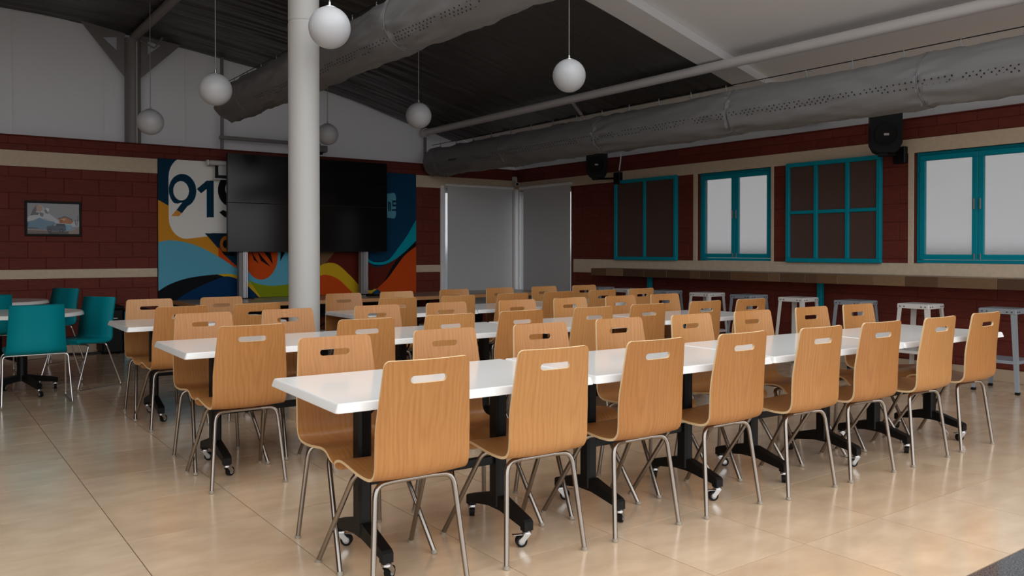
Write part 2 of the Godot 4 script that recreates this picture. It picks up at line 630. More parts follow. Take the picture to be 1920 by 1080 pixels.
	put(wall, "sheet", box_mesh(Vector3(-6.2, TOP - 0.1, ZB - 0.27), Vector3(-6.18, roof_y(-6.2) + 0.05, ZF)), M.membrane)

# ------------------------------------------------------------------ roof
func roof_y(x: float) -> float:
	var p := [Vector2(0, 4.372), Vector2(1.02, 4.342), Vector2(2.42, 4.235), Vector2(4.05, 4.015), Vector2(5.29, 3.776), Vector2(6.49, 3.468), Vector2(7.71, 3.155), Vector2(9.2, 2.78)]
	var a := absf(x)
	for i in p.size() - 1:
		if a <= p[i + 1].x:
			var p0: Vector2 = p[maxi(0, i - 1)] if i > 0 else Vector2(-1.02, 4.342)
			var p3: Vector2 = p[mini(p.size() - 1, i + 2)]
			return p[i].cubic_interpolate(p[i + 1], p0, p3, (a - p[i].x) / (p[i + 1].x - p[i].x)).y
	return 2.78

func roof_strip(st: SurfaceTool, xa: float, xb: float, za: float, zb: float, lift: float, thick: float, step := 0.3) -> void:
	var n := int(ceil((xb - xa) / step))
	for i in n:
		var x0 := lerpf(xa, xb, float(i) / n)
		var x1 := lerpf(xa, xb, float(i + 1) / n)
		var y0 := roof_y(x0) + lift
		var y1 := roof_y(x1) + lift
		var nn := Vector3(y0 - y1, x1 - x0, 0).normalized()
		var a := Vector3(x0, y0, za)
		var b := Vector3(x1, y1, za)
		var c := Vector3(x1, y1, zb)
		var d := Vector3(x0, y0, zb)
		var t := Vector3(0, thick, 0)
		quad(st, a, b, c, d, -nn)
		quad(st, a + t, b + t, c + t, d + t, nn)
		quad(st, a, b, b + t, a + t, Vector3(0, 0, -1))
		quad(st, d, c, c + t, d + t, Vector3(0, 0, 1))

func build_roof() -> void:
	var c := setting("ceiling", "arched white membrane roof with a dark inner lining", "ceiling")
	var st := new_st()
	roof_strip(st, -6.3, 9.0, ZB - 0.3, -5.72, 0.05, 0.06)
	# over the middle the roof is open from the rib to the terrace: side strips only
	roof_strip(st, -6.3, 9.0, -5.72, -5.05, 0.03, 0.08)
	roof_strip(st, -6.3, -0.9, -5.05, ZF, 0.03, 0.08)
	roof_strip(st, 4.95, 9.0, -5.05, ZF, 0.03, 0.08)
	put(c, "membrane", st.commit(), M.membrane)
	# dark lining with folds running across the slope
	st = new_st()
	var nz := 200
	var nx := 44
	var fold := FastNoiseLite.new()
	fold.seed = 4
	fold.frequency = 1.0
	var P := []
	for i in nx + 1:
		var x := lerpf(-6.15, 7.54, float(i) / nx)
		var col := []
		for j in nz + 1:
			var z := lerpf(ZB - 0.24, -6.06, float(j) / nz)
			var f := fold.get_noise_2d(x * 0.25, z * 5.5) * 0.035 + fold.get_noise_2d(x * 0.5 + 30.0, z * 14.0) * 0.012
			var edge := 0.5 + 0.7 * exp(-(z - ZB) * 0.9)
			col.append(Vector3(x, roof_y(x) - 0.02 + f * edge - 0.02 * edge, z))
		P.append(col)
	for i in nx:
		for j in nz:
			var q := [P[i][j], P[i + 1][j], P[i + 1][j + 1], P[i][j + 1]]
			var nr := []
			for e in [[i, j], [i + 1, j], [i + 1, j + 1], [i, j + 1]]:
				var du: Vector3 = P[mini(e[0] + 1, nx)][e[1]] - P[maxi(e[0] - 1, 0)][e[1]]
				var dv: Vector3 = P[e[0]][mini(e[1] + 1, nz)] - P[e[0]][maxi(e[1] - 1, 0)]
				var n := du.cross(dv).normalized()
				nr.append(-n if n.y > 0.0 else n)
			quad_s(st, q, nr)
	put(c, "dark_lining", st.commit(), M.liner)
	put(c, "lining_hem", tube_mesh([Vector3(7.55, roof_y(7.55) - 0.028, ZB - 0.2), Vector3(7.55, roof_y(7.55) - 0.028, -6.0)], 0.022, 8), M.liner)
	# arched rib at the pillar line
	st = new_st()
	roof_strip(st, -6.2, 8.7, -6.05, -5.70, -0.06, 0.1)
	put(c, "arched_rib", st.commit(), M.rib_white)
	# steelwork
	var b := setting("trim_1", "white steel roof pipe above the round duct", "pipe")
	put(b, "pipe", tube_mesh([Vector3(6.9, 3.235, ZB - 0.1), Vector3(6.9, 3.235, ZF)], 0.052, 16), M.steel_white)
	put(b, "end_flange", tube_mesh([Vector3(6.9, 3.235, ZB - 0.16), Vector3(6.9, 3.235, ZB - 0.06)], 0.075, 16), M.steel_white)
	put(b, "post", box_mesh(Vector3(6.9, TOP, ZB - 0.15), Vector3(6.94, 3.2, ZB - 0.11), 0.003), M.steel_grey)
	put(b, "brace", tube_mesh([Vector3(6.93, 3.2, -8.15), Vector3(7.62, 3.12, -8.7)], 0.022, 8), M.steel_white)
	b = setting("trim_2", "grey steel ridge pipe running from the gable", "pipe")
	put(b, "pipe", tube_mesh([Vector3(2.45, 4.13, ZB - 0.1), Vector3(2.45, 4.13, ZF)], 0.055, 16), M.steel_grey)
	put(b, "bracket", tube_mesh(bend([Vector3(2.5, 4.07, ZB + 0.02), Vector3(2.66, 3.97, ZB + 0.1), Vector3(2.75, 4.12, ZB + 0.14)], 0.02), 0.012, 8), M.steel_grey)
	var cp := setting("pillar_gable", "grey round gable post with triangular gusset plates", "post")
	var pst := new_st()
	tube(pst, [Vector3(2.43, TOP + 0.012, ZB - 0.1), Vector3(2.43, 4.1, ZB - 0.1)], 0.1, 24)
	put(cp, "shaft", pst.commit(), M.steel_grey)
	for s in [-1.0, 1.0]:
		var gx: float = 2.43 + s * 0.09
		var ex: float = 2.43 + s * 0.62
		var g := new_st()
		# a plate with a triangular opening, built as three bars of plate
		var o0 := Vector2(gx, 3.58)
		var o1 := Vector2(gx, 4.16)
		var o2 := Vector2(ex, roof_y(ex) - 0.05)
		var i0 := Vector2(2.43 + s * 0.19, 3.92)
		var i1 := Vector2(2.43 + s * 0.19, 4.10)
		var i2 := Vector2(2.43 + s * 0.36, 4.07)
		for e in [[o0, o1, i1, i0], [o1, o2, i2, i1], [o2, o0, i0, i2]]:
			extrude(g, PackedVector2Array(e), ZB - 0.11, ZB - 0.09, xy)
		put(cp, "gusset", g.commit(), M.steel_grey)
	put(cp, "conduit", tube_mesh([Vector3(2.46, TOP, ZB + 0.005), Vector3(2.46, 4.05, ZB + 0.005)], 0.008, 6), M.steel_white)
	# free-standing pillar
	cp = setting("pillar_hall", "round white pillar standing between the table rows", "pillar")
	var prof := [Vector2(0.118, 0), Vector2(0.118, 3.03), Vector2(0.114, 3.035), Vector2(0.114, 3.045), Vector2(0.117, 3.05), Vector2(0.117, 4.12)]
	put(cp, "shaft", lathe_mesh(prof, 40), M.pillar_paint, Vector3(2.475, 0, -6.10))
	put(cp, "plinth", lathe_mesh([Vector2(0.126, 0), Vector2(0.126, 0.09), Vector2(0.118, 0.095)], 40), M.skirting, Vector3(2.475, 0, -6.10))
	# gable posts for the screen
	b = setting("trim_3", "thin grey steel post and rail above the screens", "rail")
	put(b, "post", box_mesh(Vector3(3.58, TOP, ZB - 0.12), Vector3(3.62, 4.02, ZB - 0.08), 0.003), M.steel_grey)
	put(b, "rail", box_mesh(Vector3(3.55, 2.86, ZB - 0.08), Vector3(5.05, 2.91, ZB - 0.03), 0.003), M.steel_grey)

# ------------------------------------------------------------------ windows
func frame_z(st: SurfaceTool, z0: float, z1: float, y0: float, y1: float, x0: float, x1: float, w: float) -> void:
	box(st, Vector3(x0, y0, z0), Vector3(x1, y0 + w, z1), 0.004)
	box(st, Vector3(x0, y1 - w, z0), Vector3(x1, y1, z1), 0.004)
	box(st, Vector3(x0, y0 + w, z0), Vector3(x1, y1 - w, z0 + w), 0.004)
	box(st, Vector3(x0, y0 + w, z1 - w), Vector3(x1, y1 - w, z1), 0.004)

func build_windows() -> void:
	var spans := [[-7.60, -6.41, "teal framed two sash window between the dark panels"], [-4.60, -3.33, "teal framed two sash window nearest the camera"]]
	for i in 2:
		var z0: float = spans[i][0]
		var z1: float = spans[i][1]
		var w := setting("window_%d" % (i + 1), spans[i][2], "window")
		var st := new_st()
		frame_z(st, z0 + 0.004, z1 - 0.004, 1.158, 2.336, XR + 0.05, XR + 0.12, 0.035)
		put(w, "frame", st.commit(), M.teal_paint)
		var zm := (z0 + z1) * 0.5
		for s in [[z0 + 0.04, zm], [zm, z1 - 0.04]]:
			st = new_st()
			frame_z(st, s[0] + 0.002, s[1] - 0.002, 1.195, 2.30, XR + 0.035, XR + 0.075, 0.055)
			var sash := put(w, "sash", st.commit(), M.teal_paint)
			put(sash, "pane", box_mesh(Vector3(XR + 0.053, 1.25, s[0] + 0.057), Vector3(XR + 0.057, 2.245, s[1] - 0.057)), M.film_pane)
			var hz: float = s[1] - 0.03 if s[0] < zm - 0.1 else s[0] + 0.03
			put(sash, "handle", box_mesh(Vector3(XR + 0.012, 1.71, hz - 0.006), Vector3(XR + 0.035, 1.82, hz + 0.006), 0.004), M.steel_grey)
			put(sash, "bolt", box_mesh(Vector3(XR + 0.024, 1.20, hz - 0.006), Vector3(XR + 0.036, 1.26, hz + 0.006), 0.003), M.steel_grey)
	# corner windows behind the blinds
	var wn := setting("window_3", "white framed corner window behind the left roller blind", "window")
	var f := new_st()
	for e in [[7.20, 7.27], [7.86, 7.92], [8.51, 8.58]]:
		box(f, Vector3(e[0], 0.25, ZB - 0.12), Vector3(e[1], 2.33, ZB - 0.06), 0.004)
	for e in [[0.25, 0.32], [2.26, 2.33]]:
		box(f, Vector3(7.27, e[0], ZB - 0.12), Vector3(8.51, e[1], ZB - 0.06), 0.004)
	put(wn, "frame", f.commit(), M.white_paint)
	put(wn, "pane", box_mesh(Vector3(7.2, 0.27, ZB - 0.092), Vector3(8.57, 2.31, ZB - 0.088)), M.clear_pane)
	wn = setting("window_4", "white framed corner window behind the right roller blind", "window")
	f = new_st()
	for e in [[-11.69, -11.66], [-10.97, -10.91], [-10.33, -10.26]]:
		box(f, Vector3(XR + 0.06, 0.25, e[0]), Vector3(XR + 0.12, 2.33, e[1]), 0.004)
	for e in [[0.25, 0.32], [2.26, 2.33]]:
		box(f, Vector3(XR + 0.06, e[0], -11.66), Vector3(XR + 0.12, e[1], -10.33), 0.004)
	put(wn, "frame", f.commit(), M.white_paint)
	put(wn, "pane", box_mesh(Vector3(XR + 0.088, 0.27, -11.68), Vector3(XR + 0.092, 2.31, -10.27)), M.clear_pane)
	var tr := setting("trim_4", "white corner post and side trim of the corner windows", "trim")
	put(tr, "corner_post", box_mesh(Vector3(XR - 0.075, 0, ZB), Vector3(XR, 2.37, ZB + 0.075), 0.004), M.white_paint)
	put(tr, "side_trim", box_mesh(Vector3(7.13, 0, ZB - 0.01), Vector3(7.20, 2.37, ZB + 0.02), 0.004), M.white_paint)
	put(tr, "reveal_lining", box_mesh(Vector3(XR + 0.001, 0.25, -11.689), Vector3(XR + 0.059, 2.33, -11.672), 0.002), M.white_paint)
	# roller blinds
	var bl := thing("roller_blind", "grey roller blind left of the room corner", "blind", Vector3(7.905, 0, ZB + 0.05), 0.0, "grey roller blinds")
	put(bl, "cloth", box_mesh(Vector3(-0.66, 0.30, -0.002), Vector3(0.675, 2.37, 0.002)), M.blind_cloth)
	put(bl, "cassette", box_mesh(Vector3(-0.70, 2.36, -0.045), Vector3(0.70, 2.405, 0.02), 0.01), M.white_paint)
	put(bl, "bottom_bar", tube_mesh([Vector3(-0.66, 0.30, 0), Vector3(0.675, 0.30, 0)], 0.012, 10), M.zinc)
	bl = thing("roller_blind", "grey roller blind right of the room corner", "blind", Vector3(XR - 0.05, 0, -10.90), 0.0, "grey roller blinds")
	put(bl, "cloth", box_mesh(Vector3(-0.002, 0.30, -0.585), Vector3(0.002, 2.37, 0.675)), M.blind_cloth)
	put(bl, "cassette", box_mesh(Vector3(-0.02, 2.36, -0.70), Vector3(0.045, 2.405, 0.70), 0.01), M.white_paint)
	put(bl, "bottom_bar", tube_mesh([Vector3(0, 0.30, -0.585), Vector3(0, 0.30, 0.675)], 0.012, 10), M.zinc)
	# dark mesh panels in teal frames, hung on the brickwork
	var pn := [[-9.19, -7.94, 2, 1, "dark brown panel in a teal frame with two tall panes"], [-6.16, -4.945, 3, 2, "dark brown panel in a teal frame with six panes"]]
	for p in pn:
		var z0: float = p[0]
		var z1: float = p[1]
		var t := thing("wall_panel", p[4], "panel", Vector3(XR - 0.045, 1.152, (z0 + z1) * 0.5), 0.0, "teal framed wall panels")
		var hw := (z1 - z0) * 0.5
		var hh := 1.193
		var st := new_st()
		frame_z(st, -hw, hw, 0, hh, -0.02, 0.032, 0.048)
		put(t, "frame", st.commit(), M.teal_paint)
		var nc: int = p[2]
		var nr: int = p[3]
		for k in range(1, nc):
			var zc := lerpf(-hw, hw, float(k) / nc)
			put(t, "mullion", box_mesh(Vector3(-0.016, 0.048, zc - 0.022), Vector3(0.028, hh - 0.048, zc + 0.022), 0.004), M.teal_paint)
		for k in range(1, nr):
			var yc := hh * k / nr
			for q in nc:
				var za := lerpf(-hw, hw, float(q) / nc) + (0.048 if q == 0 else 0.022)
				var zb := lerpf(-hw, hw, float(q + 1) / nc) - (0.048 if q == nc - 1 else 0.022)
				put(t, "glazing_bar", box_mesh(Vector3(-0.014, yc - 0.02, za), Vector3(0.026, yc + 0.02, zb), 0.004), M.teal_paint)
		for q in nc:
			for k in nr:
				var za := lerpf(-hw, hw, float(q) / nc) + (0.049 if q == 0 else 0.023)
				var zb := lerpf(-hw, hw, float(q + 1) / nc) - (0.049 if q == nc - 1 else 0.023)
				var ya := hh * k / nr + (0.049 if k == 0 else 0.021)
				var yb := hh * (k + 1) / nr - (0.049 if k == nr - 1 else 0.021)
				put(t, "pane", box_mesh(Vector3(0.012, ya, za), Vector3(0.020, yb, zb)), M.mesh_brown)

# ------------------------------------------------------------------ bar counter and stools
func build_bar() -> void:
	var t := thing("bar_counter", "long butcher block bar counter along the window wall", "counter", Vector3(8.45, 0, -5.4))
	var z0 := -3.86
	var z1 := 3.75
	put(t, "top", box_mesh(Vector3(-0.19, 0.935, z0), Vector3(0.225, 1.02, z1), 0.004), M.butcher_0)
	var z := z0
	var r2 := RandomNumberGenerator.new()
	r2.seed = 12
	while z < z1 - 0.01:
		var w := minf([0.16, 0.34, 0.55, 0.24, 0.42][r2.randi_range(0, 4)], z1 - z)
		put(t, "front_block", box_mesh(Vector3(-0.212, 0.925, z + 0.001), Vector3(-0.188, 1.028, z + w - 0.001), 0.002), M["butcher_%d" % r2.randi_range(0, 4)])
		put(t, "stave", box_mesh(Vector3(-0.188, 1.018, z + 0.001), Vector3(0.222, 1.028, z + w - 0.001), 0.001), M["butcher_%d" % r2.randi_range(0, 4)])
		z += w
	for zz in [-3.01, -0.26, 2.4]:
		var st := new_st()
		box(st, Vector3(0.13, 0.0, zz - 0.03), Vector3(0.19, 0.935, zz + 0.03), 0.005)
		put(t, "leg", st.commit(), M.teal_paint)
	# stools
	var spots := [-9.02, -8.36, -7.70, -6.98, -6.36, -5.66, -4.95, -4.26, -3.47]
	var where := ["first from the blind", "second from the blind", "third from the blind", "fourth from the blind", "fifth from the blind", "sixth from the blind", "third from the right end", "second from the right end", "last at the right end"]
	var protos := {}
	for i in spots.size():
		var grey := i % 2 == 0
		var key := "grey" if grey else "white"
		var label := "%s metal bar stool at the wooden counter, %s" % ["blue grey" if grey else "off white", where[i]]
		var at := Vector3(8.17 + [0.02, -0.03, 0.01, 0.0, 0.03, 0.01, 0.0, 0.02, 0.0][i], 0, spots[i])
		var turn: float = [0.05, -0.04, 0.06, 0.03, -0.05, 0.04, 0.0, 0.02, 0.04][i]
		if protos.has(key):
			var o: Node3D = protos[key].duplicate()
			o.name = numbered("bar_stool")
			add_child(o)
			o.position = at
			o.rotation.y = turn
			o.set_meta("label", label)
		else:
			protos[key] = stool(label, M["stool_" + key], at, turn)

func stool(label: String, m: Material, at: Vector3, turn: float) -> Node3D:
	var t := thing("bar_stool", label, "stool", at, turn, "metal stools along the bar counter")
	var st := new_st()
	var a := 0.155
	box(st, Vector3(-a, 0.752, -a), Vector3(a, 0.762, a), 0.004)
	for s in [-1.0, 1.0]:
		box(st, Vector3(-a, 0.715, s * a - 0.004), Vector3(a, 0.756, s * a + 0.004), 0.002)
		box(st, Vector3(s * a - 0.004, 0.715, -a), Vector3(s * a + 0.004, 0.756, a), 0.002)
	put(t, "seat", st.commit(), m)
	st = new_st()
	for s in [-1.0, 1.0]:
		for k in [-0.125, -0.085, 0.085, 0.125]:
			tube(st, [Vector3(k, 0.735, s * (a + 0.003)), Vector3(k, 0.735, s * (a + 0.009))], 0.006, 8)
			tube(st, [Vector3(s * (a + 0.003), 0.735, k), Vector3(s * (a + 0.009), 0.735, k)], 0.006, 8)
	put(t, "rivets", st.commit(), M.rivet).set_meta("kind", "stuff")
	for sx in [-1.0, 1.0]:
		for sz in [-1.0, 1.0]:
			st = new_st()
			# angle-section leg, splayed outwards
			var top := Vector3(sx * (a - 0.004), 0.752, sz * (a - 0.004))
			var bot := Vector3(sx * 0.20, 0.02, sz * 0.20)
			for side in 2:
				var w := Vector3(-sx * 0.042, 0, 0) if side == 0 else Vector3(0, 0, -sz * 0.042)
				var wb := w * 0.75
				var th := Vector3(0, 0, -sz * 0.004) if side == 0 else Vector3(-sx * 0.004, 0, 0)
				var o := -th.normalized()
				quad(st, top, top + w, bot + wb, bot, o)
				quad(st, top + th, top + w + th, bot + wb + th, bot + th, -o)
				quad(st, top + w, top + w + th, bot + wb + th, bot + wb, w)
				quad(st, bot, bot + wb, bot + wb + th, bot + th, Vector3.DOWN)
			var leg := put(t, "leg", st.commit(), m)
			put(leg, "rubber_foot", box_mesh(bot + Vector3(-0.018, -0.02, -0.018) - Vector3(sx, 0, sz) * 0.014, bot + Vector3(0.018, 0.004, 0.018) - Vector3(sx, 0, sz) * 0.014, 0.003), M.rubber)
	st = new_st()
	var y := 0.27
	var b := 0.183
	box(st, Vector3(-b, y + 0.022, -b), Vector3(b, y + 0.028, b), 0.002)
	for s in [-1.0, 1.0]:
		box(st, Vector3(-b, y, s * b - 0.003), Vector3(b, y + 0.027, s * b + 0.003), 0.002)
		box(st, Vector3(s * b - 0.003, y, -b), Vector3(s * b + 0.003, y + 0.027, b), 0.002)
	put(t, "foot_shelf", st.commit(), m)
	return t

# ------------------------------------------------------------------ back of the hall: mural, screens, stage
func build_back() -> void:
	var t := thing("wall_mural", "colourful wave mural panel with big 91 lettering behind the screens", "mural", Vector3(4.685, 0.3, ZB + 0.014))
	var hw := 1.975
	var st := new_st()
	box(st, Vector3(-hw, 0, 0), Vector3(hw, 2.227, 0.016), 0.002)
	put(t, "board", st.commit(), M.black_plastic)
	st = new_st()
	quad(st, Vector3(-hw + 0.002, 0.32, 0.0175), Vector3(hw - 0.002, 0.32, 0.0175), Vector3(hw - 0.002, 2.225, 0.0175), Vector3(-hw + 0.002, 2.225, 0.0175), Vector3(0, 0, 1), [Vector2(0, 1), Vector2(1, 1), Vector2(1, 0), Vector2(0, 0)])
	var mm := mat("mural_print", Color.WHITE, 0.7, 0.0, 0.2)
	mm.albedo_texture = mural_image()
	put(t, "print", st.commit(), mm)
	# video wall, four panels on two aluminium posts standing on the stage
	var tv := thing("video_display", "large black video display of four panels on aluminium posts", "screen", Vector3(4.768, 0.621, -11.45))
	for i in 2:
		for j in 2:
			var x0 := -1.223 + i * 1.223
			var y0 := 0.650 + j * 0.6815
			var p := put(tv, "panel", box_mesh(Vector3(x0 + 0.001, y0 + 0.001, -0.05), Vector3(x0 + 1.222, y0 + 0.6805, 0), 0.003), M.bezel)
			put(p, "glass", box_mesh(Vector3(x0 + 0.006, y0 + 0.006, 0.0005), Vector3(x0 + 1.217, y0 + 0.6755, 0.002)), M.screen_glass)
	for xx in [-0.99, 0.86]:
		st = new_st()
		box(st, Vector3(xx - 0.06, 0.0, -0.14), Vector3(xx, 1.9, -0.05), 0.003)
		put(tv, "post_back", st.commit(), M.steel_grey)
		st = new_st()
		for k in 3:
			box(st, Vector3(xx + k * 0.022, 0.0, -0.12), Vector3(xx + 0.018 + k * 0.022, 1.9, -0.05), 0.003)
		put(tv, "post", st.commit(), M.alu)
		put(tv, "foot", box_mesh(Vector3(xx - 0.1, 0, -0.2), Vector3(xx + 0.12, 0.012, 0.05), 0.003), M.black_steel)
	# stage units
	for i in 3:
		var x0 := 2.88 + i * 1.9
		var names := ["left", "middle", "right"]
		var s := thing("stage_unit", "low wooden stage platform in front of the mural, %s unit" % names[i], "stage", Vector3(x0 + 0.95, 0, -11.10), 0.0, "stage platform units")
		put(s, "deck", box_mesh(Vector3(-0.945, 0.585, -0.55), Vector3(0.945, 0.62, 0.55), 0.003), M.deck_wood)
		put(s, "edge_board", box_mesh(Vector3(-0.948, 0.57, 0.55), Vector3(0.948, 0.621, 0.565), 0.003), M.deck_edge)
		put(s, "edge_board", box_mesh(Vector3(-0.96, 0.57, -0.55), Vector3(-0.945, 0.621, 0.565), 0.003), M.deck_edge)
		for sx in [-0.85, 0.85]:
			for sz in [-0.45, 0.45]:
				put(s, "leg", box_mesh(Vector3(sx - 0.02, 0, sz - 0.02), Vector3(sx + 0.02, 0.585, sz + 0.02), 0.003), M.black_steel)
			put(s, "cross_rail", tube_mesh([Vector3(sx, 0.12, -0.45), Vector3(sx, 0.5, 0.45)], 0.012, 8), M.black_steel)
	var bar := thing("black_board", "flat black bar lying on the stage by the right screen post", "board", Vector3(5.72, 0.632, -11.1), 0.2)
	put(bar, "board", box_mesh(Vector3(-0.28, -0.01, -0.035), Vector3(0.28, 0.012, 0.035), 0.003), M.black_plastic)
	# pull-down projection screen behind the video display
	var ps := thing("projector_screen", "white pull down projection screen with black border behind the video display", "projector screen", Vector3(4.7, 2.28, -11.62))
	put(ps, "case", box_mesh(Vector3(-1.36, 0.185, -0.05), Vector3(1.36, 0.25, 0.05), 0.015), M.case_white)
	put(ps, "end_cap", box_mesh(Vector3(-1.385, 0.18, -0.055), Vector3(-1.36, 0.255, 0.055), 0.01), M.white_paint)
	put(ps, "cloth", box_mesh(Vector3(-1.27, 0.0, -0.002), Vector3(1.27, 0.19, 0.0)), M.case_white)
	st = new_st()
	box(st, Vector3(-1.27, 0.012, 0.0005), Vector3(-1.225, 0.185, 0.002))
	box(st, Vector3(-1.225, 0.012, 0.0005), Vector3(1.27, 0.055, 0.002))
	put(ps, "border", st.commit(), M.black_plastic)
	put(ps, "bottom_rod", tube_mesh([Vector3(-1.30, 0, 0), Vector3(1.27, 0, 0)], 0.011, 10), M.case_white)
	# framed print of a mountain
	var pf := thing("framed_picture", "framed mountain painting with a chalet and a car on the brick wall", "picture", Vector3(1.48, 1.69, ZB + 0.02))
	st = new_st()
	box(st, Vector3(-0.311, -0.217, -0.008), Vector3(0.311, -0.190, 0.02), 0.003)
	box(st, Vector3(-0.311, 0.190, -0.008), Vector3(0.311, 0.217, 0.02), 0.003)
	box(st, Vector3(-0.311, -0.190, -0.008), Vector3(-0.287, 0.190, 0.02), 0.003)
	box(st, Vector3(0.287, -0.190, -0.008), Vector3(0.311, 0.190, 0.02), 0.003)
	put(pf, "frame", st.commit(), M.black_plastic)
	st = new_st()
	quad(st, Vector3(-0.288, -0.191, 0.004), Vector3(0.288, -0.191, 0.004), Vector3(0.288, 0.191, 0.004), Vector3(-0.288, 0.191, 0.004), Vector3(0, 0, 1), [Vector2(0, 1), Vector2(1, 1), Vector2(1, 0), Vector2(0, 0)])
	var pm := mat("picture_print", Color.WHITE, 0.4)
	pm.albedo_texture = painting_image()
	put(pf, "print", st.commit(), pm)

func mural_image() -> ImageTexture:
	var im := Image.create(1024, 494, false, Image.FORMAT_RGB8)
	# corners of the panel in the picture: u from x, v from y, with the far side taken back a little
	var q := func(cx: float, cy: float) -> Vector2:
		var px := 280.0 + cx / 3.4286
		var py := 270.0 + cy / 3.4286
		var d := Vector3(px - 960.0, 485.5 - py, 1549.2)
		var f := Vector3(sin(0.6318), 0, -cos(0.6318))
		var r := Vector3(cos(0.6318), 0, sin(0.6318))
		var w := r * d.x + f * d.z + Vector3.UP * (d.y - 15.5)
		w *= ZB / w.z
		return Vector2((w.x - 2.712) / 3.946, (2.525 - (w.y + EYE)) / 1.905)
	var P := func(a: Array) -> Array:
		var out := []
		for k in a.size() / 2:
			out.append(q.call(a[2 * k], a[2 * k + 1]))
		return out
	var navy := Color8(14, 54, 76)
	var white := Color8(236, 234, 228)
	var ochre := Color8(214, 146, 44)
	var lblue := Color8(96, 172, 198)
	var black := Color8(22, 24, 28)
	var dblue := Color8(10, 52, 92)
	var yellow := Color8(212, 172, 34)
	var green := Color8(136, 150, 24)
	var orange := Color8(206, 78, 26)
	var maroon := Color8(98, 36, 26)
	var teal := Color8(6, 160, 178)
	im.fill(navy)
	# ochre sweep
	fill_poly(im, smooth(P.call([40, 352, 100, 385, 150, 420, 220, 500, 300, 545, 352, 574, 420, 650, 500, 740, 580, 800]), 6) + P.call([580, 860, 40, 860]), ochre)
	fill_poly(im, smooth(P.call([440, 660, 480, 712, 540, 770, 590, 800]), 6) + P.call([590, 870, 520, 830, 440, 740]), orange)
	# light blue hill
	fill_poly(im, smooth(P.call([40, 634, 120, 620, 220, 630, 330, 665, 450, 730, 580, 810, 640, 800, 760, 690, 950, 640]), 6) + P.call([950, 1000, 40, 1000]), lblue)
	# big rounded tag with 91S
	var tag := []
	tag += disc(q.call(235, 220), 0.058, 0.150, 12, PI, PI * 1.5)
	tag += P.call([560, 140, 560, 572])
	tag += disc(q.call(235, 476), 0.058, 0.150, 12, PI * 0.5, PI)
	fill_poly(im, tag, white)
	# 9
	fill_poly(im, disc(q.call(212, 300), 0.0455, 0.118), navy)
	fill_poly(im, P.call([282, 290, 281, 330, 268, 368, 207, 445, 172, 424, 222, 362, 225, 330]), navy)
	fill_poly(im, disc(q.call(202, 302), 0.026, 0.069), white)
	fill_poly(im, P.call([139, 378, 178, 384, 210, 376, 172, 424, 139, 455]), white)
	fill_poly(im, P.call([172, 424, 207, 445, 188, 464, 138, 464]), Color8(220, 150, 70))
	# 1
	fill_poly(im, P.call([366, 237, 411, 237, 411, 472, 366, 472, 366, 290, 330, 318, 303, 290]), navy)
	# S, of which the left edge shows
	fill_poly(im, disc(q.call(520, 300), 0.045, 0.118), black)
	fill_poly(im, disc(q.call(525, 292), 0.022, 0.06), white)
	fill_poly(im, P.call([446, 440, 470, 425, 520, 445, 520, 478, 480, 470]), black)
	# dark corner with the small 9
	fill_poly(im, P.call([352, 574, 560, 574, 560, 720, 500, 720]), Color8(20, 44, 62))
	fill_poly(im, disc(q.call(490, 645), 0.022, 0.062), Color8(190, 110, 40))
	fill_poly(im, disc(q.call(488, 643), 0.011, 0.03), black)
	fill_poly(im, P.call([460, 690, 540, 700, 540, 722, 480, 716]), black)
	# orange disc with dark plumes
	fill_poly(im, disc(q.call(715, 715), 0.062, 0.185), orange)
	for e in [[650, 690, 700, 770, 668, 745], [690, 690, 775, 790, 712, 750], [730, 690, 790, 775, 775, 700], [840, 690, 835, 755, 866, 700]]:
		fill_poly(im, P.call(e), black)
	# black ridge, deep blue ground, yellow line and green field
	fill_poly(im, smooth(P.call([40, 955, 120, 905, 220, 868, 330, 848, 450, 838, 540, 848, 620, 890]), 6) + P.call([620, 1010, 40, 1010]), black)
	fill_poly(im, smooth(P.call([430, 838, 520, 836, 600, 862, 680, 930, 740, 1000]), 6) + P.call([640, 1010, 560, 900, 470, 850]), yellow)
	fill_poly(im, smooth(P.call([170, 1000, 250, 950, 340, 905, 430, 868, 490, 850, 560, 868, 630, 915, 700, 985]), 6) + P.call([700, 1015, 170, 1015]), dblue)
	fill_poly(im, smooth(P.call([632, 872, 690, 898, 780, 910, 900, 898, 1000, 860]), 6) + P.call([1000, 1010, 730, 1010]), green)
	# right of the pillar
	fill_poly(im, P.call([960, 690, 1410, 690, 1410, 1010, 960, 1010]), maroon)
	fill_poly(im, P.call([960, 690, 1190, 690, 1150, 740, 1100, 790, 960, 860]), Color8(120, 92, 66))
	fill_poly(im, smooth(P.call([960, 900, 1040, 830, 1095, 780, 1150, 764, 1210, 778, 1290, 850, 1350, 912, 1420, 940, 1470, 905]), 6) + P.call([1470, 960, 1000, 1010]), yellow)
	fill_poly(im, smooth(P.call([960, 940, 1040, 870, 1100, 844, 1150, 844, 1210, 870, 1270, 925, 1330, 985]), 6) + P.call([1330, 1015, 960, 1015]), orange)
	fill_poly(im, P.call([1388, 180, 1720, 180, 1720, 700, 1388, 760]), Color8(16, 64, 96))
	# maroon wave, teal swoosh
	fill_poly(im, smooth(P.call([1388, 740, 1440, 790, 1530, 770, 1610, 700, 1720, 600]), 6) + P.call([1720, 1015, 1470, 930, 1388, 935]), maroon)
	fill_poly(im, smooth(P.call([1395, 690, 1405, 740, 1450, 760, 1530, 745, 1600, 660, 1650, 590, 1690, 520, 1720, 470]), 6) + smooth(P.call([1720, 615, 1640, 690, 1560, 750, 1490, 776, 1420, 768, 1388, 740]), 6), teal)
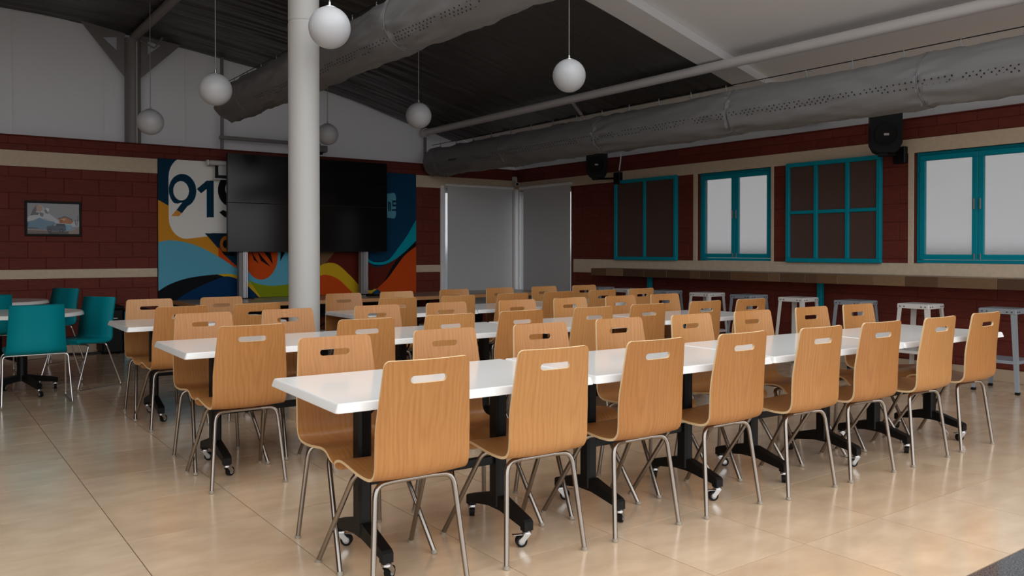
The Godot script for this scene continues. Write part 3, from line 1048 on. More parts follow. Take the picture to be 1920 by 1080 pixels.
	fill_poly(im, smooth(P.call([1415, 690, 1418, 735, 1455, 753, 1520, 742, 1590, 662, 1640, 590, 1640, 500]), 6) + P.call([1500, 600]), Color8(16, 64, 96))
	fill_poly(im, smooth(P.call([1720, 612, 1640, 690, 1580, 750, 1520, 850]), 6) + smooth(P.call([1500, 900, 1570, 800, 1640, 710, 1720, 648]), 6), black)
	fill_poly(im, smooth(P.call([1720, 650, 1640, 712, 1580, 790, 1520, 870, 1440, 945]), 6) + P.call([1440, 1015, 1720, 1015]), orange)
	fill_poly(im, P.call([1425, 955, 1462, 932, 1490, 960, 1490, 1000, 1425, 1000]), Color8(18, 74, 110))
	# small tag with the end of a word
	fill_poly(im, disc(q.call(1565, 350), 0.011, 0.045, 8, PI * 1.5, TAU) + disc(q.call(1565, 445), 0.011, 0.045, 8, 0, PI * 0.5) + P.call([1480, 468, 1480, 326]), Color8(96, 166, 188))
	for e in [[1530, 372, 1538, 372, 1538, 432, 1530, 432], [1538, 372, 1548, 380, 1548, 432, 1541, 432, 1541, 388]]:
		fill_poly(im, P.call(e), navy)
	for e in [[1556, 364, 1588, 364, 1588, 376, 1556, 376], [1556, 364, 1564, 364, 1564, 402, 1556, 402], [1556, 390, 1588, 390, 1588, 402, 1556, 402], [1580, 390, 1588, 390, 1588, 430, 1580, 430], [1554, 419, 1588, 419, 1588, 431, 1554, 431]]:
		fill_poly(im, P.call(e), navy)
	return ImageTexture.create_from_image(im)

func painting_image() -> ImageTexture:
	var im := Image.create(320, 212, false, Image.FORMAT_RGB8)
	var V := func(a: Array) -> Array:
		var out := []
		for k in a.size() / 2:
			out.append(Vector2((a[2 * k] - 130.0) / 1240.0, (a[2 * k + 1] - 170.0) / 780.0))
		return out
	im.fill(Color8(146, 150, 156))
	fill_poly(im, V.call([800, 190, 1370, 210, 1370, 420, 900, 430]), Color8(152, 150, 150))
	fill_poly(im, V.call([130, 640, 130, 560, 200, 480, 260, 350, 340, 230, 400, 205, 470, 240, 540, 310, 640, 430, 760, 520, 860, 600, 1380, 620, 1380, 760, 130, 760]), Color8(188, 192, 196))
	fill_poly(im, V.call([200, 500, 260, 350, 340, 230, 400, 205, 380, 320, 330, 400, 420, 420, 380, 470, 300, 470]), Color8(96, 92, 96))
	fill_poly(im, V.call([340, 240, 400, 210, 470, 250, 500, 330, 430, 390, 350, 380]), Color8(178, 148, 124))
	fill_poly(im, V.call([520, 330, 570, 340, 640, 450, 560, 420]), Color8(104, 106, 112))
	fill_poly(im, V.call([420, 400, 520, 430, 500, 520, 430, 490]), Color8(110, 108, 112))
	fill_poly(im, V.call([560, 290, 640, 300, 640, 380, 600, 370]), Color8(214, 214, 212))
	fill_poly(im, V.call([520, 560, 700, 600, 520, 575]), Color8(100, 104, 112))
	fill_poly(im, V.call([130, 640, 260, 620, 420, 540, 560, 600, 760, 640, 820, 700, 800, 840, 130, 830]), Color8(98, 134, 156))
	fill_poly(im, V.call([130, 650, 170, 680, 160, 760, 130, 770]), Color8(52, 92, 116))
	fill_poly(im, V.call([130, 780, 400, 800, 390, 820, 130, 815]), Color8(78, 84, 92))
	fill_poly(im, V.call([1050, 700, 1200, 720, 1160, 860, 1000, 860]), Color8(128, 164, 190))
	fill_poly(im, V.call([130, 830, 600, 840, 1180, 870, 1380, 760, 1380, 960, 130, 960]), Color8(152, 132, 118))
	fill_poly(im, V.call([130, 860, 640, 880, 640, 940, 130, 945]), Color8(110, 92, 86))
	fill_poly(im, V.call([600, 890, 1120, 880, 1100, 940, 640, 950]), Color8(72, 64, 62))
	fill_poly(im, V.call([845, 550, 1020, 490, 1190, 560, 1220, 640, 1160, 690, 880, 670, 880, 580]), Color8(176, 106, 54))
	fill_poly(im, V.call([845, 555, 1020, 488, 1190, 560, 1225, 645, 1160, 570, 1020, 512, 880, 565]), Color8(70, 62, 56))
	fill_poly(im, V.call([900, 560, 1050, 555, 1020, 590, 990, 610, 960, 580]), Color8(206, 176, 146))
	fill_poly(im, V.call([920, 600, 960, 600, 960, 650, 920, 650]), Color8(120, 66, 34))
	# the car
	fill_poly(im, V.call([580, 800, 600, 750, 700, 740, 770, 680, 1020, 690, 1040, 740, 1050, 850, 1000, 880, 600, 870]), Color8(62, 82, 98))
	fill_poly(im, V.call([730, 735, 775, 690, 815, 690, 800, 738]), Color8(160, 162, 164))
	fill_poly(im, V.call([830, 690, 1015, 695, 1015, 738, 820, 738]), Color8(44, 48, 54))
	for c in [Vector2(655, 860), Vector2(935, 860)]:
		fill_poly(im, disc(V.call([c.x, c.y])[0], 0.036, 0.062), Color8(26, 28, 32))
		fill_poly(im, disc(V.call([c.x, c.y])[0], 0.018, 0.030), Color8(112, 110, 106))
	for e in [[1270, 580, 1285, 580, 1305, 740, 1290, 740], [1330, 480, 1342, 480, 1330, 740, 1318, 740], [1230, 590, 1240, 590, 1290, 690, 1282, 695]]:
		fill_poly(im, V.call(e), Color8(66, 66, 70))
	return ImageTexture.create_from_image(im)

# ------------------------------------------------------------------ plywood chairs and tables
func chair_profile() -> Array:   # (z, y) from the top of the back to the front lip
	var c := [Vector2(0.302, 0.890), Vector2(0.296, 0.84), Vector2(0.285, 0.75), Vector2(0.272, 0.65), Vector2(0.264, 0.565), Vector2(0.261, 0.515), Vector2(0.253, 0.476), Vector2(0.231, 0.449), Vector2(0.195, 0.438), Vector2(0.13, 0.436), Vector2(0.065, 0.441), Vector2(0.0, 0.449), Vector2(-0.05, 0.454), Vector2(-0.09, 0.451), Vector2(-0.118, 0.440), Vector2(-0.133, 0.424), Vector2(-0.138, 0.407)]
	return smooth(c, 6)

func chair_meshes(m: Material) -> Array:
	var prof := chair_profile()
	var acc := [0.0]
	for i in range(1, prof.size()):
		acc.append(acc[i - 1] + prof[i].distance_to(prof[i - 1]))
	var total: float = acc[acc.size() - 1]
	var at := func(d: float) -> Array:
		var i := 0
		while i < acc.size() - 2 and acc[i + 1] < d:
			i += 1
		var t: float = clampf((d - acc[i]) / (acc[i + 1] - acc[i]), 0.0, 1.0)
		var p: Vector2 = prof[i].lerp(prof[i + 1], t)
		var a: Vector2 = (prof[mini(i + 1, prof.size() - 1)] - prof[maxi(i - 1, 0)]).normalized()
		var b: Vector2 = (prof[mini(i + 2, prof.size() - 1)] - prof[i]).normalized()
		return [p, a.lerp(b, t).normalized()]
	var half := func(d: float) -> float:
		var w := lerpf(0.176, 0.197, clampf(d / 0.26, 0.0, 1.0))
		if d > 0.5:
			w = lerpf(0.197, 0.201, (d - 0.5) / (total - 0.5))
		var rc := 0.022
		if d < rc:
			w -= rc - sqrt(maxf(0.0, rc * rc - (rc - d) * (rc - d)))
		var e := total - d
		rc = 0.035
		if e < rc:
			w -= rc - sqrt(maxf(0.0, rc * rc - (rc - e) * (rc - e)))
		return w
	var sc := 0.073
	var sr := 0.0145
	var cut := 0.40
	var back := [0.0, 0.0015, 0.005, 0.011, 0.022, 0.04, sc - sr, sc - sr * 0.85, sc - sr * 0.5, sc, sc + sr * 0.5, sc + sr * 0.85, sc + sr]
	var d := 0.11
	while d < cut - 0.01:
		back.append(d)
		d += 0.026
	back.append(cut)
	var seat := [cut]
	d = cut + 0.015
	while d < total - 0.04:
		seat.append(d)
		d += 0.017
	for e in [0.035, 0.02, 0.01, 0.004, 0.0]:
		seat.append(total - e)
	var out := []
	for part in 2:
		var rows: Array = back if part == 0 else seat
		var face := new_st()
		var rim := new_st()
		var grid := []
		for dd: float in rows:
			var pt: Array = at.call(dd)
			var p: Vector2 = pt[0]
			var t: Vector2 = pt[1]
			var n := Vector2(t.y, -t.x)
			var w: float = half.call(dd)
			var s := 0.06
			if absf(dd - sc) < sr + 1e-6:
				s += sqrt(maxf(0.0, sr * sr - (dd - sc) * (dd - sc)))
			var curv := lerpf(0.02, 0.006, clampf((dd - 0.2) / 0.3, 0.0, 1.0))
			var xs := []
			for k in 5:
				xs.append(lerpf(-w, -minf(s, w * 0.6), k / 4.0))
			for k in range(1, 5):
				xs.append(lerpf(-minf(s, w * 0.6), minf(s, w * 0.6), k / 4.0))
			for k in range(1, 5):
				xs.append(lerpf(minf(s, w * 0.6), w, k / 4.0))
			var row := []
			for x: float in xs:
				var off := curv * (x / 0.2) * (x / 0.2)
				var c := Vector3(x, p.y + n.y * off, p.x + n.x * off)
				var slope := 2.0 * curv * x / 0.04
				var nn := Vector3(-slope, n.y, n.x).normalized()
				row.append([c, nn, Vector2(x / 0.42 + 0.5, dd / total)])
			grid.append(row)
		var th := 0.0055
		for i in rows.size() - 1:
			var hole: bool = part == 0 and rows[i] >= sc - sr - 1e-6 and rows[i + 1] <= sc + sr + 1e-6
			for k in 12:
				if hole and k >= 4 and k < 8:
					continue
				var q := [grid[i][k], grid[i][k + 1], grid[i + 1][k + 1], grid[i + 1][k]]
				for sd in [1.0, -1.0]:
					var P := []
					var N := []
					var U := []
					for v in q:
						P.append(v[0] + v[1] * th * sd)
						N.append(v[1] * sd)
						U.append(v[2])
					quad_s(face, P, N, U)
			var edges := [[0, -1.0], [12, 1.0]]
			if hole:
				edges.append([4, 1.0])
				edges.append([8, -1.0])
			for e in edges:
				var a: Array = grid[i][e[0]]
				var b: Array = grid[i + 1][e[0]]
				quad(rim, a[0] + a[1] * th, b[0] + b[1] * th, b[0] - b[1] * th, a[0] - a[1] * th, Vector3(e[1], 0, 0))
		var ends := [[0, 0, 12]] if part == 0 else [[rows.size() - 1, 0, 12]]
		if part == 0:
			ends.append([6, 4, 8])
			ends.append([12, 4, 8])
		for e in ends:
			var o := Vector3.UP if (part == 0 and e[0] != 6) else Vector3.DOWN
			for k in range(e[1], e[2]):
				var a: Array = grid[e[0]][k]
				var b: Array = grid[e[0]][k + 1]
				quad(rim, a[0] + a[1] * th, b[0] + b[1] * th, b[0] - b[1] * th, a[0] - a[1] * th, o)
		face.set_material(m)
		rim.set_material(M.ply_edge)
		var mesh: ArrayMesh = face.commit()
		rim.commit(mesh)
		out.append(mesh)
	return out

func make_chair(i: int) -> Node3D:
	var t := Node3D.new()
	var ms := chair_meshes(M["beech_%d" % i])
	put(t, "backrest", ms[0])
	put(t, "seat", ms[1])
	for s in [-1.0, 1.0]:
		var rear := bend([Vector3(s * 0.085, 0.418, 0.165), Vector3(s * 0.166, 0.418, 0.185), Vector3(s * 0.2, 0.008, 0.234)], 0.055, 7)
		var lg := put(t, "leg", tube_mesh(rear, 0.0108, 10), M.nickel)
		put(lg, "foot_cap", tube_mesh([Vector3(s * 0.2006, 0.0, 0.235), Vector3(s * 0.1995, 0.014, 0.2333)], 0.013, 10), M.foot_plastic)
		var front := bend([Vector3(s * 0.085, 0.418, -0.005), Vector3(s * 0.158, 0.418, -0.02), Vector3(s * 0.213, 0.008, -0.274)], 0.045, 6)
		lg = put(t, "leg", tube_mesh(front, 0.0108, 10), M.nickel)
		put(lg, "foot_cap", tube_mesh([Vector3(s * 0.2137, 0.0, -0.2765), Vector3(s * 0.2123, 0.014, -0.272)], 0.013, 10), M.foot_plastic)
	put(t, "crossbar", tube_mesh([Vector3(-0.09, 0.418, 0.165), Vector3(0.09, 0.418, 0.165)], 0.0105, 8), M.nickel)
	put(t, "crossbar", tube_mesh([Vector3(-0.09, 0.418, -0.005), Vector3(0.09, 0.418, -0.005)], 0.0105, 8), M.nickel)
	put(t, "mount_plate", box_mesh(Vector3(-0.08, 0.423, -0.01), Vector3(0.08, 0.429, 0.17), 0.002), M.black_steel)
	return t

func slab(hx: float, hz: float, r: float, y0: float, y1: float, flare: float) -> ArrayMesh:
	# table top: rounded corners, softened upper edge, sides sloping out to the bottom
	var st := new_st()
	var ring := func(inset: float, y: float) -> Array:
		var out := []
		for q in 4:
			var cx: float = (hx - r) * [1, -1, -1, 1][q]
			var cz: float = (hz - r) * [1, 1, -1, -1][q]
			for k in 5:
				var a := PI * 0.5 * (q + k / 4.0)
				out.append([Vector3(cx + cos(a) * (r - inset), y, cz + sin(a) * (r - inset)), Vector3(cos(a), 0, sin(a))])
		return out
	var lev := [[0.0, y0, -0.2], [0.0, y0 + 0.004, 0.3], [flare * 0.8, y1 - 0.006, 0.4], [flare * 1.15, y1 - 0.0015, 0.9], [flare * 1.15 + 0.004, y1, 3.0]]
	var rings := []
	for l in lev:
		rings.append(ring.call(l[0], l[1]))
	var n: int = rings[0].size()
	for i in lev.size() - 1:
		for k in n:
			var k2 := (k + 1) % n
			var f := func(v: Array, up: float) -> Vector3:
				return (v[1] + Vector3.UP * up).normalized()
			quad_s(st, [rings[i][k][0], rings[i][k2][0], rings[i + 1][k2][0], rings[i + 1][k][0]], [f.call(rings[i][k], lev[i][2]), f.call(rings[i][k2], lev[i][2]), f.call(rings[i + 1][k2], lev[i + 1][2]), f.call(rings[i + 1][k], lev[i + 1][2])])
	for k in n:
		var k2 := (k + 1) % n
		var tp: Array = rings[lev.size() - 1]
		tri(st, [Vector3(0, y1, 0), tp[k][0], tp[k2][0]], [Vector3.UP, Vector3.UP, Vector3.UP])
		tri(st, [Vector3(0, y0, 0), rings[0][k][0], rings[0][k2][0]], [Vector3.DOWN, Vector3.DOWN, Vector3.DOWN])
	return st.commit()

func caster(parent: Node3D, at: Vector3, turn: float, brake: bool) -> void:
	if not M.has("caster_fork"):
		var st := new_st()
		lathe(st, [Vector2(0, 0.072), Vector2(0.014, 0.071), Vector2(0.021, 0.065), Vector2(0.022, 0.058), Vector2(0.012, 0.054), Vector2(0, 0.054)], 16)
		for s in [-1.0, 1.0]:
			extrude(st, PackedVector2Array([Vector2(-0.016, 0.058), Vector2(0.014, 0.058), Vector2(0.038, 0.032), Vector2(0.034, 0.019), Vector2(0.018, 0.019)]), s * 0.0155 - 0.0015, s * 0.0155 + 0.0015, zy)
		box(st, Vector3(-0.016, 0.053, -0.016), Vector3(0.016, 0.058, 0.02), 0.001)
		M.caster_fork = st.commit()
		st = new_st()
		tube(st, [Vector3(-0.0125, 0.0255, 0.026), Vector3(-0.0105, 0.0255, 0.026), Vector3(0.0105, 0.0255, 0.026), Vector3(0.0125, 0.0255, 0.026)], 0.0252, 20)
		M.caster_wheel = st.commit()
		st = new_st()
		tube(st, [Vector3(-0.0137, 0.0255, 0.026), Vector3(0.0137, 0.0255, 0.026)], 0.0155, 16)
		M.caster_hub = st.commit()
		M.caster_pedal = box_mesh(Vector3(-0.012, 0.052, 0.02), Vector3(0.012, 0.056, 0.066), 0.0015)
	var c := put(parent, "caster", M.caster_fork, M.zinc, at, Vector3(0, turn, 0))
	put(c, "wheel", M.caster_wheel, M.rubber)
	put(c, "hub", M.caster_hub, M.hub)
	if brake:
		put(c, "brake_pedal", M.caster_pedal, M.zinc)

func make_table() -> Node3D:
	var t := Node3D.new()
	put(t, "tabletop", slab(0.598, 0.377, 0.018, 0.703, 0.736, 0.011), M.laminate)
	for s in [-1.0, 1.0]:
		var x: float = s * 0.335
		var st := new_st()
		box(st, Vector3(x - 0.029, 0.112, -0.038), Vector3(x + 0.029, 0.69, 0.038), 0.012)
		put(t, "column", st.commit(), M.black_steel)
		put(t, "top_plate", box_mesh(Vector3(x - 0.04, 0.69, -0.26), Vector3(x + 0.04, 0.703, 0.26), 0.003), M.black_steel)
		st = new_st()
		var half := [Vector2(0.0, 0.172), Vector2(0.05, 0.172), Vector2(0.236, 0.118), Vector2(0.248, 0.108), Vector2(0.248, 0.07), Vector2(0.216, 0.07), Vector2(0.214, 0.084), Vector2(0.05, 0.11), Vector2(0.0, 0.11)]
		var poly := PackedVector2Array(half)
		for k in range(half.size() - 2, 0, -1):
			poly.append(Vector2(-half[k].x, half[k].y))
		extrude(st, poly, x - 0.023, x + 0.023, zy)
		put(t, "foot", st.commit(), M.black_steel)
		caster(t, Vector3(x, 0, 0.232), [2.2, 4.4][int(s > 0)], s > 0)
		caster(t, Vector3(x, 0, -0.232), [0.9, 2.6][int(s > 0)], s < 0)
	put(t, "crossbar", box_mesh(Vector3(-0.31, 0.315, -0.012), Vector3(0.31, 0.355, 0.012), 0.003), M.black_steel)
	put(t, "tilt_lever", tube_mesh(bend([Vector3(-0.22, 0.695, -0.1), Vector3(-0.22, 0.62, -0.1), Vector3(-0.30, 0.58, -0.06)], 0.03), 0.006, 8), M.black_steel)
	return t

func place(proto: Node3D, n: String, at: Vector3, turn: float, label: String, category: String, group: String) -> Node3D:
	var o: Node3D = proto.duplicate()
	o.name = numbered(n)
	add_child(o)
	o.position = at
	o.rotation.y = turn
	o.set_meta("label", label)
	o.set_meta("category", category)
	o.set_meta("group", group)
	return o

func build_dining() -> void:
	var ord := ["first", "second", "third", "fourth", "fifth", "sixth", "seventh", "eighth"]
	var rows := ["front", "middle", "back"]
	var tp := make_table()
	# centre line of each table row: (x, z, turn) of every table
	var tabs := [[], [], []]
	for k in 4:
		var a := deg_to_rad(2.4)
		var s := 0.60 + k * 1.202
		tabs[0].append([1.252 + s * cos(a), -3.135 + s * sin(a), -a])
		a = deg_to_rad(1.3)
		tabs[1].append([1.205 + s * cos(a) + (0.03 if k > 0 else 0.0), -5.0 + s * sin(a), -a + (0.006 if k == 0 else 0.0)])
	tabs[2] = [[1.87, -6.79, -0.01], [3.68, -6.745, 0.0], [4.90, -6.80, 0.008], [6.12, -6.82, 0.004]]
	for r in 3:
		for k in 4:
			var e: Array = tabs[r][k]
			place(tp, "folding_table", Vector3(e[0], 0, e[1]), e[2], "white top table on black wheeled legs, %s from left in the %s row" % [ord[k], rows[r]], "table", "white tables of the %s row" % rows[r])
	tp.queue_free()
	# chairs: x and z of the top of the back, measured per chair
	var near := [
		[[1.575, -2.675], [2.17, -2.655], [2.755, -2.635], [3.335, -2.607], [3.92, -2.555], [4.475, -2.535], [5.09, -2.51], [5.70, -2.515]],
		[[1.512, -4.45], [2.20, -4.455], [2.79, -4.465], [3.355, -4.46], [3.985, -4.435], [4.545, -4.44], [5.185, -4.43], [5.725, -4.40]],
		[[1.61, -6.255], [2.165, -6.25], [3.40, -6.29], [4.01, -6.285], [4.64, -6.31], [5.21, -6.32], [5.80, -6.32], [6.37, -6.33]]]
	var far := [
		[[1.628, -3.652], [2.240, -3.660], [2.84, -3.628], [3.435, -3.622], [4.02, -3.578], [4.60, -3.552], [5.245, -3.535], [5.80, -3.51]],
		[[1.555, -5.535], [2.13, -5.56], [2.81, -5.545], [3.40, -5.53], [4.04, -5.46], [4.60, -5.455], [5.16, -5.42], [5.72, -5.41]],
		[[1.63, -7.36], [2.213, -7.335], [3.33, -7.26], [3.905, -7.28], [4.60, -7.32], [5.20, -7.345], [5.83, -7.365], [6.42, -7.35]]]
	var protos := []
	for i in 4:
		protos.append(make_chair(i))
	var wob := RandomNumberGenerator.new()
	wob.seed = 3
	var variant := [0, 2, 1, 3, 0, 1, 2, 3, 3, 0, 2, 1, 2, 3, 0, 1, 1, 3, 0, 2, 3, 1, 0, 2]
	for r in 3:
		var base: float = [-0.042, -0.02, 0.0][r]
		for k in 8:
			var n: Array = near[r][k]
			var a: float = base + wob.randf_range(-0.03, 0.03)
			var at := Vector3(n[0], 0, n[1]) * 0.988 - Vector3(sin(a), 0, cos(a)) * 0.30
			place(protos[variant[r * 8 + k]], "dining_chair", at, a, "plywood chair with handle slot, %s from left along near side of the %s table row" % [ord[k], rows[r]], "chair", "plywood chairs on the near side of the %s row" % rows[r])
			var f: Array = far[r][k]
			a = base + PI + wob.randf_range(-0.03, 0.03)
			at = Vector3(f[0], 0, f[1]) * 0.988 - Vector3(sin(a), 0, cos(a)) * 0.30
			place(protos[variant[(r * 8 + k * 5 + 3) % 24]], "dining_chair", at, a, "plywood chair with handle slot, %s from left along far side of the %s table row" % [ord[k], rows[r]], "chair", "plywood chairs on the far side of the %s row" % rows[r])
	for p in protos:
		p.queue_free()

# ------------------------------------------------------------------ teal chairs and round tables
func make_teal() -> Node3D:
	var t := Node3D.new()
	var prof := smooth([Vector2(0.235, 0.84), Vector2(0.205, 0.72), Vector2(0.185, 0.60), Vector2(0.178, 0.50), Vector2(0.165, 0.458), Vector2(0.125, 0.44), Vector2(0.05, 0.438), Vector2(-0.08, 0.446), Vector2(-0.18, 0.452), Vector2(-0.215, 0.446)], 5)
	var n := prof.size()
	var cut := 22
	for part in 2:
		var st := new_st()
		var i0 := 0 if part == 0 else cut
		var i1 := cut if part == 0 else n - 1
		var rings := []
		for i in range(i0, i1 + 1):
			var tg: Vector2 = (prof[mini(i + 1, n - 1)] - prof[maxi(i - 1, 0)]).normalized()
			var nm := Vector2(tg.y, -tg.x)
			var w := lerpf(0.198, 0.226, clampf(i / 22.0, 0.0, 1.0))
			var h := 0.017
			var ring := []
			for e in [[-1, -0.55], [-0.975, -1], [-0.3, -1], [0.3, -1], [0.975, -1], [1, -0.55], [1, 0.55], [0.975, 1], [0.3, 1], [-0.3, 1], [-0.975, 1], [-1, 0.55]]:
				var p: Vector2 = prof[i] + nm * (h * e[1])
				var nn := Vector3(e[0] if absf(e[0]) > 0.9 else 0.0, nm.y * e[1], nm.x * e[1]).normalized()
				ring.append([Vector3(w * e[0], p.y, p.x), nn])
			rings.append(ring)
		for i in rings.size() - 1:
			for k in 12:
				var k2 := (k + 1) % 12
				quad_s(st, [rings[i][k][0], rings[i][k2][0], rings[i + 1][k2][0], rings[i + 1][k][0]], [rings[i][k][1], rings[i][k2][1], rings[i + 1][k2][1], rings[i + 1][k][1]])
		for e in [0, rings.size() - 1]:
			var c := Vector3.ZERO
			for k in 12:
				c += rings[e][k][0] / 12.0
			var o := Vector3(0, 1, 0.2).normalized() if part == 0 else Vector3(0, 0, -1)
			for k in 12:
				tri(st, [c, rings[e][k][0], rings[e][(k + 1) % 12][0]], [o, o, o])
		put(t, "backrest" if part == 0 else "seat", st.commit(), M.teal_vinyl)
	for s in [-1.0, 1.0]:
		var path := bend([Vector3(s * 0.12, 0.418, 0.09), Vector3(s * 0.238, 0.418, 0.09), Vector3(s * 0.255, 0.009, 0.25), Vector3(s * 0.255, 0.009, -0.24), Vector3(s * 0.238, 0.418, -0.10), Vector3(s * 0.12, 0.418, -0.10)], 0.035, 5)
		put(t, "sled_leg", tube_mesh(path, 0.0075, 8), M.chrome)
	put(t, "seat_rail", tube_mesh([Vector3(-0.125, 0.418, 0.09), Vector3(0.125, 0.418, 0.09)], 0.0075, 8), M.chrome)
	put(t, "seat_rail", tube_mesh([Vector3(-0.125, 0.418, -0.10), Vector3(0.125, 0.418, -0.10)], 0.0075, 8), M.chrome)
	return t

func build_lounge() -> void:
	var p := make_teal()
	for e in [
		[0.868, -8.035, -0.03, "teal chair with its back to us at the near round table"],
		[1.31, -8.72, 2.12, "teal chair right of the near round table, facing left"],
		[1.33, -10.95, 2.15, "teal chair by the brick wall beside the rear round table"],
		[0.66, -10.06, 0.0, "teal chair at the left edge behind the near round table"],
		[0.36, -8.78, -1.5, "teal chair mostly cut off at the left edge by the near round table"]]:
		place(p, "teal_chair", Vector3(e[0], 0, e[1]), e[2], e[3], "chair", "teal chairs around the round tables")
	p.queue_free()
	var names := ["round white table on a black wheeled base in front", "round white table behind it nearer the brick wall"]
	for i in 2:
		var t := thing("round_table", names[i], "table", [Vector3(0.83, 0, -8.62), Vector3(0.80, 0, -10.72)][i], 0.35 + i * 0.3, "round white tables")
		put(t, "tabletop", lathe_mesh([Vector2(0, 0.703), Vector2(0.50, 0.703), Vector2(0.50, 0.708), Vector2(0.492, 0.731), Vector2(0.485, 0.736), Vector2(0, 0.736)], 64), M.laminate)
		put(t, "column", lathe_mesh([Vector2(0.042, 0.12), Vector2(0.042, 0.69), Vector2(0.16, 0.692), Vector2(0.16, 0.703)], 24), M.black_steel)
		for k in 4:
			var a := TAU * k / 4.0
			var st := new_st()
			extrude(st, PackedVector2Array([Vector2(0, 0.17), Vector2(0.05, 0.17), Vector2(0.30, 0.115), Vector2(0.31, 0.105), Vector2(0.31, 0.07), Vector2(0.285, 0.07), Vector2(0.05, 0.115), Vector2(0, 0.115)]), -0.02, 0.02, zy)
			put(t, "foot", st.commit(), M.black_steel, Vector3.ZERO, Vector3(0, a, 0))
			caster(t, Vector3(sin(a), 0, cos(a)) * 0.295, a + 1.1 * k, false)

# ------------------------------------------------------------------ fabric ducts
func duct(label: String, x: float, y: float, r: float, z0: float, z1: float, seams: Array, hangers: Array, sd: int, holes_at: float) -> Node3D:
	var t := thing("fabric_duct", label, "duct", Vector3(x, y, 0), 0.0, "grey fabric air ducts")
	var nz := 150
	var na := 40
	var ns := FastNoiseLite.new()
	ns.seed = sd
	ns.frequency = 1.0
	var rad := func(a: float, z: float) -> float:
		var w := 1.0
		for s: float in seams:
			var e := absf(z - s)
			w += 0.9 * exp(-e * 3.0)
			if e < 0.012:
				return r * 0.985
		var c := cos(a)
		return r + ns.get_noise_3d(c * 2.5, sin(a) * 2.5, z * 1.3) * 0.024 * w + ns.get_noise_3d(c * 4.0 + z * 1.6, sin(a) * 4.0 - z * 1.2, z * 2.2) * 0.016 * w
	var zs := []
	for j in nz + 1:
		zs.append(lerpf(z0, z1, float(j) / nz))
	for s: float in seams:
		zs.append_array([s - 0.02, s - 0.008, s + 0.008, s + 0.02])
	zs.sort()
	var P := []
	for z: float in zs:
		var ring := []
		for k in na:
			var a := TAU * k / na
			var rr: float = rad.call(a, z)
			ring.append(Vector3(sin(a) * rr, cos(a) * rr, z))
		P.append(ring)
	var st := new_st()
	var last := P.size() - 1
	for j in last:
		for k in na:
			var k2 := (k + 1) % na
			var nr := []
			for e in [[j, k], [j, k2], [j + 1, k2], [j + 1, k]]:
				var du: Vector3 = P[e[0]][(e[1] + 1) % na] - P[e[0]][(e[1] + na - 1) % na]
				var dv: Vector3 = P[mini(e[0] + 1, last)][e[1]] - P[maxi(e[0] - 1, 0)][e[1]]
				var n := du.cross(dv).normalized()
				var o := Vector3(P[e[0]][e[1]].x, P[e[0]][e[1]].y, 0)
				nr.append(n if n.dot(o) > 0.0 else -n)
			quad_s(st, [P[j][k], P[j][k2], P[j + 1][k2], P[j + 1][k]], nr)
	put(t, "body", st.commit(), M.duct_cloth)
	st = new_st()
	for k in na:
		var k2 := (k + 1) % na
		tri(st, [Vector3(0, 0, z0 - 0.015), P[0][k], P[0][k2]], [Vector3(0, 0, -1), Vector3(0, 0, -1), Vector3(0, 0, -1)])
	put(t, "end_cap", st.commit(), M.duct_cloth)
	# rows of air holes along the flank, as small dark discs
	st = new_st()
	var z := z0 + 1.4
	while z < z1:
		for q in 3:
			var a := holes_at + (q - 1) * 0.11
			var rr: float = rad.call(a, z) + 0.0015
			var zz := z + (0.027 if q == 1 else 0.0)
			var c := Vector3(sin(a) * rr, cos(a) * rr, zz)
			var n := Vector3(sin(a), cos(a), 0)
			var tg := Vector3(cos(a), -sin(a), 0)
			for k in 6:
				var a0 := TAU * k / 6
				var a1 := TAU * (k + 1) / 6
				tri(st, [c, c + tg * cos(a0) * 0.008 + Vector3(0, 0, sin(a0) * 0.008), c + tg * cos(a1) * 0.008 + Vector3(0, 0, sin(a1) * 0.008)], [n, n, n])
		z += 0.054
	put(t, "air_holes", st.commit(), M.duct_hole).set_meta("kind", "stuff")
	for s: float in seams:
		var pts := []
		for k in 33:
			var a := TAU * k / 32
			pts.append(Vector3(sin(a) * (r + 0.002), cos(a) * (r + 0.002), s))
		put(t, "zip_seam", tube_mesh(pts, 0.005, 6), M.duct_cloth)
	put(t, "cable", tube_mesh([Vector3(0, r + 0.075, z0 - 0.1), Vector3(0, r + 0.075, z1)], 0.005, 6), M.wire)
	for h: float in hangers:
		st = new_st()
		box(st, Vector3(-0.006, r - 0.02, h - 0.014), Vector3(0.006, r + 0.035, h + 0.014), 0.003)
		tube(st, [Vector3(0, r + 0.03, h), Vector3(0, r + 0.085, h)], 0.006, 6)
		put(t, "hanger_clip", st.commit(), M.clip)
	return t

func build_ducts() -> void:
	var hb := []
	var z := -11.45
	while z < -1.7:
		hb.append(z)
		z += 0.48
	var d := duct("grey fabric air duct along the window wall", 6.95, 2.718, 0.223, -11.62, -1.62, [-11.3, -9.5, -7.53, -5.52, -3.54], hb, 21, PI * 1.5 - 0.25)
	var tm := TextMesh.new()
	tm.text = "Durkeesox"
	tm.font = SystemFont.new()
	tm.font.font_names = PackedStringArray(["Droid Sans"])
	tm.font.font_weight = 700
	tm.font_size = 16
	tm.pixel_size = 0.0026
	tm.depth = 0.002
	put(d, "maker_name", tm, M.duct_hole, Vector3(-0.236, -0.035, -10.72), Vector3(deg_to_rad(0), deg_to_rad(-90), 0))
	var ha := []
	z = -10.3
	while z < -1.7:
		ha.append(z)
		z += 0.48
	duct("grey fabric air duct high over the middle of the hall", 3.28, 3.125, 0.223, -10.42, -1.62, [-9.6, -7.9, -5.9, -3.9], ha, 35, PI * 1.5 - 0.75)

